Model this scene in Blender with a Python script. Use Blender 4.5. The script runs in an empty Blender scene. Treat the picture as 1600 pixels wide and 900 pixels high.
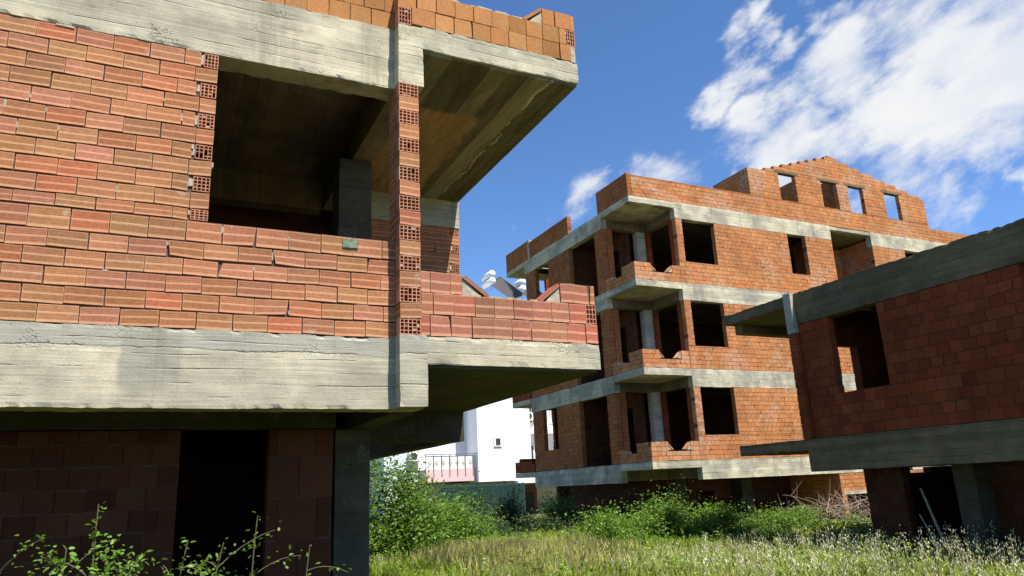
import bpy, math, random
import numpy as np
from mathutils import Vector, Matrix, noise

random.seed(7)
rng = np.random.default_rng(11)
scene = bpy.context.scene
COL = scene.collection

# ------------------------------------------------------------------ tagging
def tag(o, label=None, cat=None, group=None, kind=None):
    if label: o['label'] = label
    if cat: o['category'] = cat
    if group: o['group'] = group
    if kind: o['kind'] = kind
    return o

def thing(name, loc, label, cat, group=None):
    o = bpy.data.objects.new(name, None)
    COL.objects.link(o)
    o.location = loc
    o.empty_display_size = 0.2
    return tag(o, label, cat, group)

def world_loc(o):
    l = Vector(o.location)
    while o.parent:
        o = o.parent
        l += Vector(o.location)
    return l

# ------------------------------------------------------------------ materials
def newmat(name):
    m = bpy.data.materials.new(name)
    m.use_nodes = True
    nt = m.node_tree
    nt.nodes.clear()
    out = nt.nodes.new('ShaderNodeOutputMaterial')
    return m, nt, out

class NT:
    """tiny helper for node graphs"""
    def __init__(self, nt): self.nt = nt
    def n(self, typ, **kw):
        nd = self.nt.nodes.new(typ)
        for k, v in kw.items(): setattr(nd, k, v)
        return nd
    def l(self, a, b): self.nt.links.new(a, b)
    def val(self, sock, v):
        if hasattr(v, 'is_linked') or isinstance(v, bpy.types.NodeSocket): self.l(v, sock)
        else: sock.default_value = v
    def math(self, op, a, b=0.0, c=None, clamp=False):
        nd = self.n('ShaderNodeMath', operation=op, use_clamp=clamp)
        self.val(nd.inputs[0], a); self.val(nd.inputs[1], b)
        if c is not None: self.val(nd.inputs[2], c)
        return nd.outputs[0]
    def vmath(self, op, a, b=None):
        nd = self.n('ShaderNodeVectorMath', operation=op)
        self.val(nd.inputs[0], a)
        if b is not None: self.val(nd.inputs[1], b)
        return nd
    def noise(self, vec, scale, detail=4, rough=0.55, dist=0.0):
        nd = self.n('ShaderNodeTexNoise')
        self.l(vec, nd.inputs['Vector'])
        nd.inputs['Scale'].default_value = scale
        nd.inputs['Detail'].default_value = detail
        nd.inputs['Roughness'].default_value = rough
        nd.inputs['Distortion'].default_value = dist
        return nd.outputs['Fac']
    def ramp(self, fac, stops, interp='LINEAR'):
        nd = self.n('ShaderNodeValToRGB')
        cr = nd.color_ramp
        cr.interpolation = interp
        while len(cr.elements) < len(stops): cr.elements.new(0.5)
        for e, (p, c) in zip(cr.elements, stops):
            e.position = p
            e.color = (c[0], c[1], c[2], 1) if not isinstance(c, (int, float)) else (c, c, c, 1)
        self.l(fac, nd.inputs[0])
        return nd.outputs['Color']
    def mix(self, fac, a, b, mode='MIX'):
        nd = self.n('ShaderNodeMix', data_type='RGBA', blend_type=mode)
        self.val(nd.inputs['Factor'], fac)
        for s, v in ((nd.inputs[6], a), (nd.inputs[7], b)):
            if isinstance(v, tuple): s.default_value = (v[0], v[1], v[2], 1)
            else: self.l(v, s)
        return nd.outputs[2]
    def smooth(self, x, a, b, lo=0.0, hi=1.0):
        nd = self.n('ShaderNodeMapRange', interpolation_type='SMOOTHSTEP')
        self.val(nd.inputs[0], x)
        nd.inputs[1].default_value = a; nd.inputs[2].default_value = b
        nd.inputs[3].default_value = lo; nd.inputs[4].default_value = hi
        return nd.outputs[0]

def principled(g, out, color, rough=0.9, bump=None, bstr=0.3, bdist=0.01, spec=0.25, metal=0.0):
    b = g.n('ShaderNodeBsdfPrincipled')
    if isinstance(color, tuple): b.inputs['Base Color'].default_value = (*color, 1)
    else: g.l(color, b.inputs['Base Color'])
    g.val(b.inputs['Roughness'], rough)
    b.inputs['Specular IOR Level'].default_value = spec
    b.inputs['Metallic'].default_value = metal
    if bump is not None:
        bp = g.n('ShaderNodeBump')
        bp.inputs['Strength'].default_value = bstr
        bp.inputs['Distance'].default_value = bdist
        g.l(bump, bp.inputs['Height'])
        g.l(bp.outputs[0], b.inputs['Normal'])
    g.l(b.outputs[0], out.inputs[0])
    return b

def mat_brick(name, cols, rough_scale=1.0, groove=True, rv=(0.78, 1.12), limewash=0.0, smear=0.25, stripes=8.0, wear=0.25):
    m, nt, out = newmat(name); g = NT(nt)
    geo = g.n('ShaderNodeNewGeometry')
    pos = geo.outputs['Position']
    rnd = geo.outputs['Random Per Island']
    uv = g.n('ShaderNodeUVMap').outputs[0]
    sep = g.n('ShaderNodeSeparateXYZ'); g.l(uv, sep.inputs[0])
    u, v = sep.outputs[0], sep.outputs[1]
    n = len(cols)
    base = g.ramp(rnd, [(i / max(1, n - 1), c) for i, c in enumerate(cols)])
    # a second random value for brightness
    r2 = g.math('FRACT', g.math('MULTIPLY', rnd, 37.71))
    base = g.mix(1.0, base, g.ramp(r2, [(0, rv[0]), (0.5, 0.98), (1, rv[1])]), 'MULTIPLY')
    big = g.noise(pos, 0.9 * rough_scale, 3)
    base = g.mix(1.0, base, g.ramp(big, [(0.3, 0.82), (0.7, 1.12)]), 'MULTIPLY')
    fine = g.noise(pos, 38, 6, 0.7)
    base = g.mix(1.0, base, g.ramp(fine, [(0.3, 0.72), (0.75, 1.2)]), 'MULTIPLY')
    bump = fine
    if groove:
        # extruded clay: two combed fields between smooth pale bands
        comb = g.math('SINE', g.math('MULTIPLY', v, 6.2832 * stripes))
        vw = g.math('ADD', v, g.math('MULTIPLY', g.math('SUBTRACT', g.noise(pos, 7, 2), 0.5), 0.03))
        b1 = g.smooth(g.math('ABSOLUTE', g.math('SUBTRACT', vw, 0.52)), 0.075, 0.045)
        b2 = g.smooth(vw, 0.15, 0.11)
        b3 = g.smooth(vw, 0.90, 0.95, 0, 0.6)
        bands = g.math('MAXIMUM', b1, g.math('MAXIMUM', b2, b3))
        ue = g.math('MINIMUM', u, g.math('SUBTRACT', 1.0, u))
        bands = g.math('MAXIMUM', bands, g.smooth(ue, 0.035, 0.015, 0, 0.5))
        lite = g.mix(0.5, g.mix(1.0, base, (1.3, 1.4, 1.45), 'MULTIPLY'), (0.50, 0.28, 0.17))
        field = g.mix(1.0, base, (0.86, 0.84, 0.82), 'MULTIPLY')
        base = g.mix(g.math('MULTIPLY', bands, 0.85), field, lite)
        dk = g.smooth(comb, 0.1, -0.9, 0, 0.13)
        base = g.mix(g.math('MULTIPLY', dk, g.math('SUBTRACT', 1.0, bands)), base, (0.16, 0.055, 0.03))
        bump = g.math('ADD', g.math('MULTIPLY', comb, 0.14), g.math('ADD', fine, g.math('MULTIPLY', bands, 0.8)))
    # cement smears
    sm = g.noise(pos, 5.5, 6, 0.68, 0.6)
    sm = g.smooth(sm, 0.66 - 0.1 * smear, 0.74)
    base = g.mix(g.math('MULTIPLY', sm, min(1, smear * 2)), base, (0.42, 0.36, 0.29))
    if limewash:
        lw = g.smooth(g.noise(pos, 0.55, 5, 0.65, 0.3), 0.50, 0.62, 0, limewash)
        lw = g.math('MULTIPLY', lw, g.smooth(g.noise(pos, 6.0, 4, 0.7), 0.35, 0.6))
        base = g.mix(lw, base, (0.46, 0.33, 0.25))
    # weathering: grey-black run-off stains
    mp = g.n('ShaderNodeMapping'); g.l(pos, mp.inputs[0]); mp.inputs['Scale'].default_value = (1.3, 1.3, 0.35)
    st = g.noise(mp.outputs[0], 1.6, 5, 0.65)
    st = g.smooth(st, 0.56, 0.75, 0, wear)
    base = g.mix(st, base, (0.10, 0.065, 0.045))
    principled(g, out, base, 0.92, bump, 0.35, 0.004, 0.15)
    return m

def mat_concrete(name, c0, c1, boards=0.11, axis='Z', stain=0.5, wild=1.0, band=None):
    m, nt, out = newmat(name); g = NT(nt)
    pos = g.n('ShaderNodeNewGeometry').outputs['Position']
    sep = g.n('ShaderNodeSeparateXYZ'); g.l(pos, sep.inputs[0])
    big = g.noise(pos, 0.75, 4, 0.6, 0.4)
    base = g.mix(g.smooth(big, 0.40, 0.60), c0, c1)
    mid = g.noise(pos, 3.2, 5, 0.65)
    base = g.mix(1.0, base, g.ramp(mid, [(0.3, 0.78), (0.7, 1.14)]), 'MULTIPLY')
    # board marks: joints every `boards` metres, wavering, broken
    wz = g.noise(pos, 1.1, 2)
    h = sep.outputs[2] if axis == 'Z' else sep.outputs[0]
    hz = g.math('ADD', h, g.math('MULTIPLY', wz, 0.05))
    q = g.math('DIVIDE', hz, boards)
    fr = g.math('FRACT', q)
    cell = g.math('FLOOR', q)
    wn = g.n('ShaderNodeTexWhiteNoise', noise_dimensions='1D'); g.l(cell, wn.inputs['W'])
    base = g.mix(1.0, base, g.ramp(wn.outputs['Value'], [(0, 0.84), (1, 1.1)]), 'MULTIPLY')
    dist = g.math('MINIMUM', fr, g.math('SUBTRACT', 1.0, fr))
    mpb = g.n('ShaderNodeMapping'); g.l(pos, mpb.inputs[0])
    mpb.inputs['Scale'].default_value = (0.9, 0.9, 7.0) if axis == 'Z' else (7.0, 0.9, 0.9)
    brk = g.noise(mpb.outputs[0], 1.6, 4, 0.6)
    joint = g.math('MULTIPLY', g.smooth(dist, 0.075, 0.01), g.smooth(brk, 0.47, 0.60))
    base = g.mix(g.math('MULTIPLY', joint, 0.65 * wild), base, (0.075, 0.065, 0.05))
    if band is not None:
        # later pour above the cold joint: greyer, rougher, with a ragged crack
        zz_ = g.math('ADD', sep.outputs[2], g.math('MULTIPLY', g.math('SUBTRACT', g.noise(pos, 2.6, 6, 0.7), 0.5), 0.10))
        base = g.mix(g.smooth(zz_, band - 0.012, band + 0.012, 0, 0.8), base, (0.30, 0.29, 0.245))
        crack = g.smooth(g.math('ABSOLUTE', g.math('SUBTRACT', zz_, band)), 0.009, 0.002)
        joint = g.math('MAXIMUM', joint, g.math('MULTIPLY', crack, g.smooth(g.noise(pos, 3.7, 3, 0.6), 0.42, 0.55)))
        base = g.mix(g.math('MULTIPLY', crack, 0.5), base, (0.06, 0.055, 0.04))
    if band is not None:
        # one long damp stain running down the face
        xs_ = g.math('ADD', sep.outputs[0], g.math('MULTIPLY', g.math('SUBTRACT', g.noise(pos, 5.0, 4, 0.6), 0.5), 0.10))
        dmp = g.math('MULTIPLY', g.smooth(xs_, -0.30, -0.25), g.smooth(xs_, 0.20, 0.15))
        dmp = g.math('MULTIPLY', dmp, g.smooth(sep.outputs[2], 2.52, 2.66, 0.35, 0.85))
        base = g.mix(dmp, base, (0.27, 0.255, 0.205))
    # wood grain streaks along the boards
    mp = g.n('ShaderNodeMapping'); g.l(pos, mp.inputs[0])
    mp.inputs['Scale'].default_value = (0.7, 0.7, 22.0) if axis == 'Z' else (22.0, 0.7, 0.7)
    grain = g.noise(mp.outputs[0], 2.0, 5, 0.6)
    base = g.mix(1.0, base, g.ramp(grain, [(0.3, 0.80), (0.7, 1.12)]), 'MULTIPLY')
    # vertical rain streaks and dark stains
    mp2 = g.n('ShaderNodeMapping'); g.l(pos, mp2.inputs[0]); mp2.inputs['Scale'].default_value = (2.4, 2.4, 0.18)
    st = g.noise(mp2.outputs[0], 1.5, 6, 0.7)
    base = g.mix(g.smooth(st, 0.53, 0.72, 0, stain), base, (0.10, 0.095, 0.075))
    # pits / honeycombing in patches
    vor = g.n('ShaderNodeTexVoronoi'); g.l(pos, vor.inputs['Vector']); vor.inputs['Scale'].default_value = 75
    patch = g.smooth(g.noise(pos, 2.3, 4, 0.6), 0.57, 0.68)
    if band is not None: patch = g.math('MULTIPLY', patch, g.smooth(sep.outputs[2], band - 0.06, band + 0.02))
    pits = g.math('MULTIPLY', g.smooth(g.noise(pos, 48, 2, 0.5), 0.47, 0.58), patch)
    base = g.mix(g.math('MULTIPLY', patch, g.smooth(vor.outputs['Distance'], 0.45, 0.2, 0, 0.55)), base, (0.50, 0.48, 0.43))
    fine = g.noise(pos, 55, 5, 0.7)
    fpit = g.smooth(g.noise(pos, 17, 3, 0.6), 0.68, 0.74)
    base = g.mix(1.0, base, g.ramp(fine, [(0.3, 0.85), (0.7, 1.1)]), 'MULTIPLY')
    base = g.mix(g.math('MULTIPLY', g.math('MAXIMUM', pits, fpit), 0.55 * wild), base, (0.09, 0.08, 0.06))
    hgt = g.math('SUBTRACT', g.math('ADD', g.math('MULTIPLY', fine, 0.35), g.math('MULTIPLY', grain, 0.6)),
                 g.math('ADD', g.math('MULTIPLY', joint, 1.2), g.math('MULTIPLY', pits, 1.4)))
    principled(g, out, base, 0.93, hgt, 0.5 * wild + 0.1, 0.012, 0.15)
    return m

def mat_plain(name, col, rough=0.7, var=0.12, scale=3.0, metal=0.0, spec=0.4, bump=0.0):
    m, nt, out = newmat(name); g = NT(nt)
    pos = g.n('ShaderNodeNewGeometry').outputs['Position']
    n1 = g.noise(pos, scale, 5, 0.6)
    base = g.mix(1.0, col, g.ramp(n1, [(0.3, 1 - var), (0.7, 1 + var)]), 'MULTIPLY')
    principled(g, out, base, rough, n1 if bump else None, bump, 0.01, spec, metal)
    return m

def mat_leaf(name, cols, trans=0.35):
    m, nt, out = newmat(name); g = NT(nt)
    geo = g.n('ShaderNodeNewGeometry')
    n = len(cols)
    base = g.ramp(geo.outputs['Random Per Island'], [(i / max(1, n - 1), c) for i, c in enumerate(cols)])
    big = g.noise(geo.outputs['Position'], 0.8, 3)
    base = g.mix(1.0, base, g.ramp(big, [(0.3, 0.72), (0.7, 1.25)]), 'MULTIPLY')
    b = g.n('ShaderNodeBsdfPrincipled')
    g.l(base, b.inputs['Base Color']); b.inputs['Roughness'].default_value = 0.5
    b.inputs['Specular IOR Level'].default_value = 0.3
    t = g.n('ShaderNodeBsdfTranslucent')
    tc = g.mix(1.0, base, (1.15, 1.25, 0.6), 'MULTIPLY')
    g.l(tc, t.inputs['Color'])
    mx = g.n('ShaderNodeMixShader'); mx.inputs[0].default_value = trans
    g.l(b.outputs[0], mx.inputs[1]); g.l(t.outputs[0], mx.inputs[2])
    g.l(mx.outputs[0], out.inputs[0])
    return m

BR_A = [(0.419, 0.155, 0.087), (0.363, 0.185, 0.087), (0.409, 0.13, 0.068), (0.358, 0.176, 0.08), (0.428, 0.176, 0.114), (0.391, 0.16, 0.076), (0.372, 0.181, 0.091), (0.419, 0.168, 0.11)]
BR_P = [(0.391, 0.129, 0.082), (0.335, 0.159, 0.094), (0.4, 0.116, 0.074), (0.335, 0.155, 0.098), (0.391, 0.142, 0.098)]
BR_T = [(0.374, 0.173, 0.062), (0.357, 0.16, 0.056), (0.399, 0.172, 0.066), (0.365, 0.145, 0.051), (0.383, 0.191, 0.073)]
BR_B = [(0.43, 0.159, 0.055), (0.4, 0.178, 0.066), (0.44, 0.15, 0.055), (0.4, 0.189, 0.082), (0.43, 0.165, 0.062), (0.42, 0.193, 0.088)]
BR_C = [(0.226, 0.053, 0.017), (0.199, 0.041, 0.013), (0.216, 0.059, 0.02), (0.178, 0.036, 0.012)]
M = {}
M['brickA'] = mat_brick('hollow_brick_combed', BR_A, smear=0.25, wear=0.10)
M['brickP'] = mat_brick('hollow_brick_red', BR_P, smear=0.2, wear=0.08, stripes=14)
M['brickT'] = mat_brick('hollow_brick_tan', BR_T, smear=0.12, groove=False, wear=0.10)
M['brickB'] = mat_brick('hollow_brick_weathered', BR_B, smear=0.5, wear=0.25, groove=False, rv=(0.84, 1.12), limewash=0.45)
M['brickS'] = mat_brick('hollow_brick_shaded_stained', [(a * 0.72, b * 0.64, c * 0.58) for a, b, c in BR_B], smear=0.15, wear=0.6, groove=False)  # weathered brick with shade of the left flank in its colour, plus run-off stains
M['brickC'] = mat_brick('hollow_brick_shade_red', BR_C, smear=0.12, wear=0.30, groove=False)  # brick colour darkened to carry the shade of unlit walls
M['brickG'] = mat_brick('shade_dark_brick', [(0.09, 0.032, 0.016), (0.07, 0.025, 0.012), (0.10, 0.04, 0.02)], smear=0.05, wear=0.3, groove=False)  # near-black brick, shade of ground floors and rooms put into the colour
M['brickE'] = mat_brick('hollow_brick_end', [(0.42, 0.17, 0.105), (0.46, 0.22, 0.14)], groove=False, smear=0.3, wear=0.0)
M['hole'] = mat_plain('brick_cavity_shade', (0.035, 0.014, 0.01), 0.95)  # near-black plate behind the cells, depth shade put into its colour
M['mortar'] = mat_plain('mortar', (0.085, 0.048, 0.034), 0.95, 0.35, 9, bump=0.6)
M['mortarP'] = mat_plain('pale_mortar', (0.34, 0.29, 0.225), 0.95, 0.3, 14, bump=0.9)
M['concA'] = mat_concrete('board_marked_concrete', (0.50, 0.445, 0.33), (0.37, 0.34, 0.265), 0.105, stain=0.40, wild=0.7)
M['concA2'] = mat_concrete('board_marked_concrete_two_pours', (0.51, 0.455, 0.335), (0.38, 0.35, 0.27), 0.115, stain=0.40, wild=0.7, band=2.90)
M['concG'] = mat_concrete('shade_dark_concrete', (0.075, 0.066, 0.045), (0.055, 0.05, 0.036), 0.12, stain=0.6)  # concrete darkened to near black, its colour stands for deep shade
M['concU'] = mat_concrete('soffit_concrete', (0.19, 0.145, 0.085), (0.12, 0.098, 0.065), 0.16, 'X', 0.5)  # interior shade put into the colour, darker than the outside beams
def mat_soffit():
    m, nt, out = newmat('balcony_soffit'); g = NT(nt)
    pos = g.n('ShaderNodeNewGeometry').outputs['Position']
    sep = g.n('ShaderNodeSeparateXYZ'); g.l(pos, sep.inputs[0])
    nz = g.math('MULTIPLY', g.math('SUBTRACT', g.noise(pos, 2.2, 4, 0.6), 0.5), 0.22)
    x = g.math('ADD', sep.outputs[0], nz); y = g.math('ADD', sep.outputs[1], nz)
    wn = g.n('ShaderNodeTexWhiteNoise', noise_dimensions='1D')
    g.l(g.math('FLOOR', g.math('DIVIDE', g.math('ADD', sep.outputs[0], g.math('MULTIPLY', nz, 0.15)), 0.23)), wn.inputs['W'])
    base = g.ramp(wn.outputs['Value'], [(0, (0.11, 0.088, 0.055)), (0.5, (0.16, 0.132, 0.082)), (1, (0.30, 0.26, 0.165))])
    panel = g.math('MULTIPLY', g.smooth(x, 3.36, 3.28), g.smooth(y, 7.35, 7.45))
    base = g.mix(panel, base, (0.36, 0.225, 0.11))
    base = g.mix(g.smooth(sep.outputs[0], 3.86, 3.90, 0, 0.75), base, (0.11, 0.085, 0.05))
    lime = g.smooth(g.math('ABSOLUTE', g.math('SUBTRACT', x, 3.70)), 0.022, 0.006)
    base = g.mix(g.math('MULTIPLY', lime, g.smooth(g.noise(pos, 3.0, 3, 0.6), 0.40, 0.55, 0, 0.8)), base, (0.62, 0.55, 0.40))
    mp = g.n('ShaderNodeMapping'); g.l(pos, mp.inputs[0]); mp.inputs['Scale'].default_value = (5.0, 0.8, 1.0)
    st = g.noise(mp.outputs[0], 1.6, 6, 0.7)
    base = g.mix(1.0, base, g.ramp(st, [(0.3, 0.55), (0.65, 1.15)]), 'MULTIPLY')
    f = g.noise(pos, 30, 6, 0.7)
    base = g.mix(1.0, base, g.ramp(f, [(0.3, 0.7), (0.7, 1.2)]), 'MULTIPLY')
    principled(g, out, base, 0.95, f, 0.5, 0.01, 0.1)
    return m
M['concS'] = mat_soffit()
M['concB'] = mat_concrete('weathered_concrete', (0.50, 0.455, 0.34), (0.32, 0.30, 0.24), 0.13, stain=0.5)
M['concC'] = mat_concrete('shade_grey_shuttered_concrete', (0.185, 0.142, 0.082), (0.13, 0.10, 0.058), 0.12, stain=0.6)  # shade of the right hand building put into the concrete colour
M['concL'] = mat_concrete('pale_column_concrete', (0.44, 0.40, 0.33), (0.36, 0.33, 0.28), 0.5, stain=0.25)
M['white'] = mat_plain('white_render', (0.78, 0.80, 0.82), 0.8, 0.04, 0.6)
M['blue'] = mat_plain('pale_blue_render', (0.55, 0.62, 0.68), 0.8, 0.05, 0.6)
M['pink'] = mat_plain('pink_render', (0.62, 0.44, 0.45), 0.8, 0.06, 1.0)
M['greyr'] = mat_plain('grey_render', (0.50, 0.47, 0.45), 0.85, 0.06, 1.0)
M['winedoor'] = mat_plain('wine_red_paint', (0.14, 0.035, 0.035), 0.5, 0.1, 2)
M['darkgreen'] = mat_plain('dark_green_paint', (0.03, 0.075, 0.07), 0.45, 0.15, 2)
M['dark'] = mat_plain('dark_interior', (0.03, 0.03, 0.03), 0.8, 0.1)
M['glass'] = mat_plain('dark_window_glass', (0.05, 0.06, 0.07), 0.08, 0.1, spec=0.6)
M['acw'] = mat_plain('white_enamel', (0.75, 0.75, 0.73), 0.4, 0.04, 4)
M['metal'] = mat_plain('steel', (0.45, 0.46, 0.48), 0.35, 0.08, 4, metal=0.8)
M['panel'] = mat_plain('solar_glass', (0.02, 0.03, 0.05), 0.12, 0.1, spec=0.7)
M['tank'] = mat_plain('tank_white', (0.80, 0.81, 0.82), 0.3, 0.03, 4)
M['cane'] = mat_plain('bramble_cane', (0.09, 0.075, 0.035), 0.8, 0.25, 20)
M['twig'] = mat_plain('dead_twig', (0.27, 0.19, 0.16), 0.85, 0.25, 25)
M['plank'] = mat_plain('weathered_plank', (0.30, 0.27, 0.22), 0.85, 0.35, 12)
M['leafL'] = mat_leaf('bramble_leaf_light', [(0.095, 0.19, 0.022), (0.14, 0.24, 0.035), (0.07, 0.14, 0.02), (0.17, 0.25, 0.045)], 0.4)
M['leafM'] = mat_leaf('shrub_leaf', [(0.07, 0.14, 0.025), (0.115, 0.19, 0.035), (0.055, 0.105, 0.02)], 0.35)
M['leafD'] = mat_leaf('dark_shrub_leaf', [(0.025, 0.05, 0.018), (0.04, 0.07, 0.02), (0.03, 0.055, 0.022)], 0.25)
M['grass'] = mat_leaf('meadow_grass', [(0.24, 0.36, 0.05), (0.33, 0.41, 0.075), (0.42, 0.44, 0.11), (0.20, 0.31, 0.05), (0.48, 0.46, 0.18)], 0.55)
M['verge'] = mat_leaf('unseen_darkened_verge_grass', [(0.04, 0.07, 0.02), (0.06, 0.09, 0.025)], 0.3)  # unseen sunlit verge, colour darkened to cut light bouncing under the overhang
M['straw'] = mat_leaf('dry_grass', [(0.62, 0.56, 0.34), (0.68, 0.63, 0.42), (0.56, 0.54, 0.28), (0.45, 0.48, 0.20)], 0.5)
M['oat'] = mat_leaf('oat_spikelet', [(0.55, 0.50, 0.36), (0.66, 0.62, 0.48), (0.45, 0.42, 0.25)], 0.35)

def mat_ground():
    m, nt, out = newmat('meadow_soil'); g = NT(nt)
    pos = g.n('ShaderNodeNewGeometry').outputs['Position']
    a = g.noise(pos, 0.35, 5, 0.6); b = g.noise(pos, 6, 6, 0.7)
    base = g.ramp(a, [(0.3, (0.09, 0.12, 0.03)), (0.5, (0.13, 0.14, 0.045)), (0.7, (0.17, 0.15, 0.07))])
    base = g.mix(1.0, base, g.ramp(b, [(0.3, 0.55), (0.7, 1.3)]), 'MULTIPLY')
    principled(g, out, base, 0.95, b, 0.8, 0.05, 0.1)
    return m
M['ground'] = mat_ground()

# ------------------------------------------------------------------ mesh builder
class MB:
    def __init__(self):
        self.v = []; self.f = []; self.uv = []; self.mi = []
    def quad(self, p, uv=((0, 0), (1, 0), (1, 1), (0, 1)), m=0):
        b = len(self.v)
        self.v += [tuple(q) for q in p]
        self.f.append(tuple(range(b, b + len(p))))
        self.uv.append(tuple(uv[:len(p)]) if len(uv) >= len(p) else tuple((0.5, 0.5) for _ in p)); self.mi.append(m)
    def hexa(self, c, m=0):
        """c: 8 corners, index = ix + 2*iy + 4*iz"""
        b = len(self.v)
        self.v += [tuple(q) for q in c]
        F = [((0, 1, 5, 4), 's'), ((3, 2, 6, 7), 's'), ((2, 0, 4, 6), 's'), ((1, 3, 7, 5), 's'), ((4, 5, 7, 6), 't'), ((2, 3, 1, 0), 't')]
        for idx, k in F:
            self.f.append(tuple(b + i for i in idx))
            self.uv.append(((0, 0), (1, 0), (1, 1), (0, 1)) if k == 's' else ((0, .3), (1, .3), (1, .31), (0, .31)))
            self.mi.append(m)
    def box(self, x0, x1, y0, y1, z0, z1, m=0, jit=0.0):
        c = []
        for iz in (z0, z1):
            for iy in (y0, y1):
                for ix in (x0, x1):
                    if jit: c.append((ix + random.uniform(-jit, jit), iy + random.uniform(-jit, jit), iz + random.uniform(-jit, jit)))
                    else: c.append((ix, iy, iz))
        self.hexa(c, m)
    def tube(self, pts, r, n=6, m=0, r1=None, cap=True):
        pts = [Vector(p) for p in pts]
        k = len(pts); b = len(self.v)
        for i, p in enumerate(pts):
            t = (pts[min(i + 1, k - 1)] - pts[max(i - 1, 0)])
            t = t.normalized() if t.length > 1e-9 else Vector((0, 0, 1))
            a = t.orthogonal().normalized(); c = t.cross(a)
            rr = r if r1 is None else r + (r1 - r) * i / max(1, k - 1)
            for j in range(n):
                an = 2 * math.pi * j / n
                self.v.append(tuple(p + a * (rr * math.cos(an)) + c * (rr * math.sin(an))))
        for i in range(k - 1):
            for j in range(n):
                self.f.append((b + i * n + j, b + i * n + (j + 1) % n, b + (i + 1) * n + (j + 1) % n, b + (i + 1) * n + j))
                self.uv.append(((0, 0), (1, 0), (1, 1), (0, 1))); self.mi.append(m)
        if cap:
            self.f.append(tuple(b + j for j in range(n - 1, -1, -1))); self.uv.append(tuple((0, 0) for _ in range(n))); self.mi.append(m)
            self.f.append(tuple(b + (k - 1) * n + j for j in range(n))); self.uv.append(tuple((0, 0) for _ in range(n))); self.mi.append(m)
    def cbox(self, x0, x1, y0, y1, z0, z1, res=0.12, amp=0.006, m=0, edge=0.0):
        """gridded, slightly uneven concrete box"""
        lo = (x0, y0, z0); hi = (x1, y1, z1)
        ctr = Vector(((x0 + x1) / 2, (y0 + y1) / 2, (z0 + z1) / 2))
        def disp(p):
            v = Vector(p)
            d = noise.noise_vector(v * 2.3) * amp + noise.noise_vector(v * 9.0) * (amp * 0.5)
            if edge:
                ne = sum(1 for i in range(3) if abs(p[i] - lo[i]) < 1e-6 or abs(p[i] - hi[i]) < 1e-6)
                if ne >= 2:
                    q = noise.noise(v * 7.0) + 0.6 * noise.noise(v * 19.0)
                    if q > 0.0:
                        for i in range(3):
                            if abs(p[i] - lo[i]) < 1e-6: d[i] += edge * q
                            elif abs(p[i] - hi[i]) < 1e-6: d[i] -= edge * q
            return tuple(v + d)
        for ax in range(3):
            o1, o2 = [(1, 2), (2, 0), (0, 1)][ax]
            n1 = max(1, min(400, round((hi[o1] - lo[o1]) / res))); n2 = max(1, min(400, round((hi[o2] - lo[o2]) / res)))
            for side in (0, 1):
                b = len(self.v)
                for j in range(n2 + 1):
                    for i in range(n1 + 1):
                        p = [0, 0, 0]
                        p[ax] = lo[ax] if side == 0 else hi[ax]
                        p[o1] = hi[o1] if i == n1 else lo[o1] + (hi[o1] - lo[o1]) * i / n1
                        p[o2] = hi[o2] if j == n2 else lo[o2] + (hi[o2] - lo[o2]) * j / n2
                        self.v.append(disp(p))
                for j in range(n2):
                    for i in range(n1):
                        a = b + j * (n1 + 1) + i
                        q = (a, a + 1, a + n1 + 2, a + n1 + 1)
                        self.f.append(q if side else q[::-1])
                        self.uv.append(((0, 0), (1, 0), (1, 1), (0, 1))); self.mi.append(m)
    def build(self, name, mats, parent=None, smooth=False):
        me = bpy.data.meshes.new(name)
        off = world_loc(parent) if parent is not None else Vector((0, 0, 0))
        vs = np.array(self.v, dtype=np.float64) - np.array(off) if self.v else []
        me.from_pydata(vs.tolist() if len(vs) else [], [], self.f)
        uvl = me.uv_layers.new(name='UVMap')
        flat = np.array([c for poly in self.uv for uv in poly for c in uv], dtype=np.float32)
        uvl.data.foreach_set('uv', flat)
        if not isinstance(mats, (list, tuple)): mats = [mats]
        for mm in mats: me.materials.append(mm)
        me.polygons.foreach_set('material_index', np.array(self.mi, dtype=np.int32))
        if smooth: me.polygons.foreach_set('use_smooth', np.ones(len(self.f), dtype=bool))
        me.update()
        o = bpy.data.objects.new(name, me)
        COL.objects.link(o)
        if parent is not None: o.parent = parent
        return o

# ------------------------------------------------------------------ bricks
def P(axis, u, t, z): return (u, t, z) if axis == 'X' else (t, u, z)

def one_brick(mb, axis, u0, u1, t0, t1, z0, z1, m=0, jit=0.002, chip=0.0):
    du = random.uniform(-0.0025, 0.0025); dt = random.uniform(-0.004, 0.004); rz = random.uniform(-0.004, 0.004)
    c = []
    for iz in (0, 1):
        for iy in (0, 1):
            for ix in (0, 1):
                if axis == 'X': u, t = (u1 if ix else u0), (t1 if iy else t0)
                else: t, u = (t1 if ix else t0), (u1 if iy else u0)
                z = (z1 if iz else z0) + rz * (1 if u == u1 else -1)
                c.append(list(P(axis, u + du + random.uniform(-jit, jit), t + dt, z + random.uniform(-jit, jit))))
    if random.random() < chip:
        iz = random.randint(0, 1); s = random.randint(0, 1); k = random.uniform(0.012, 0.035)
        for t in (0, 1):
            i = (s + 2 * t + 4 * iz) if axis == 'X' else (t + 2 * s + 4 * iz)
            c[i][0 if axis == 'X' else 1] += k * (1 if s == 0 else -1)
            c[i][2] += 0.5 * k * (1 if iz == 0 else -1)
    mb.hexa(c, m)

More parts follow.
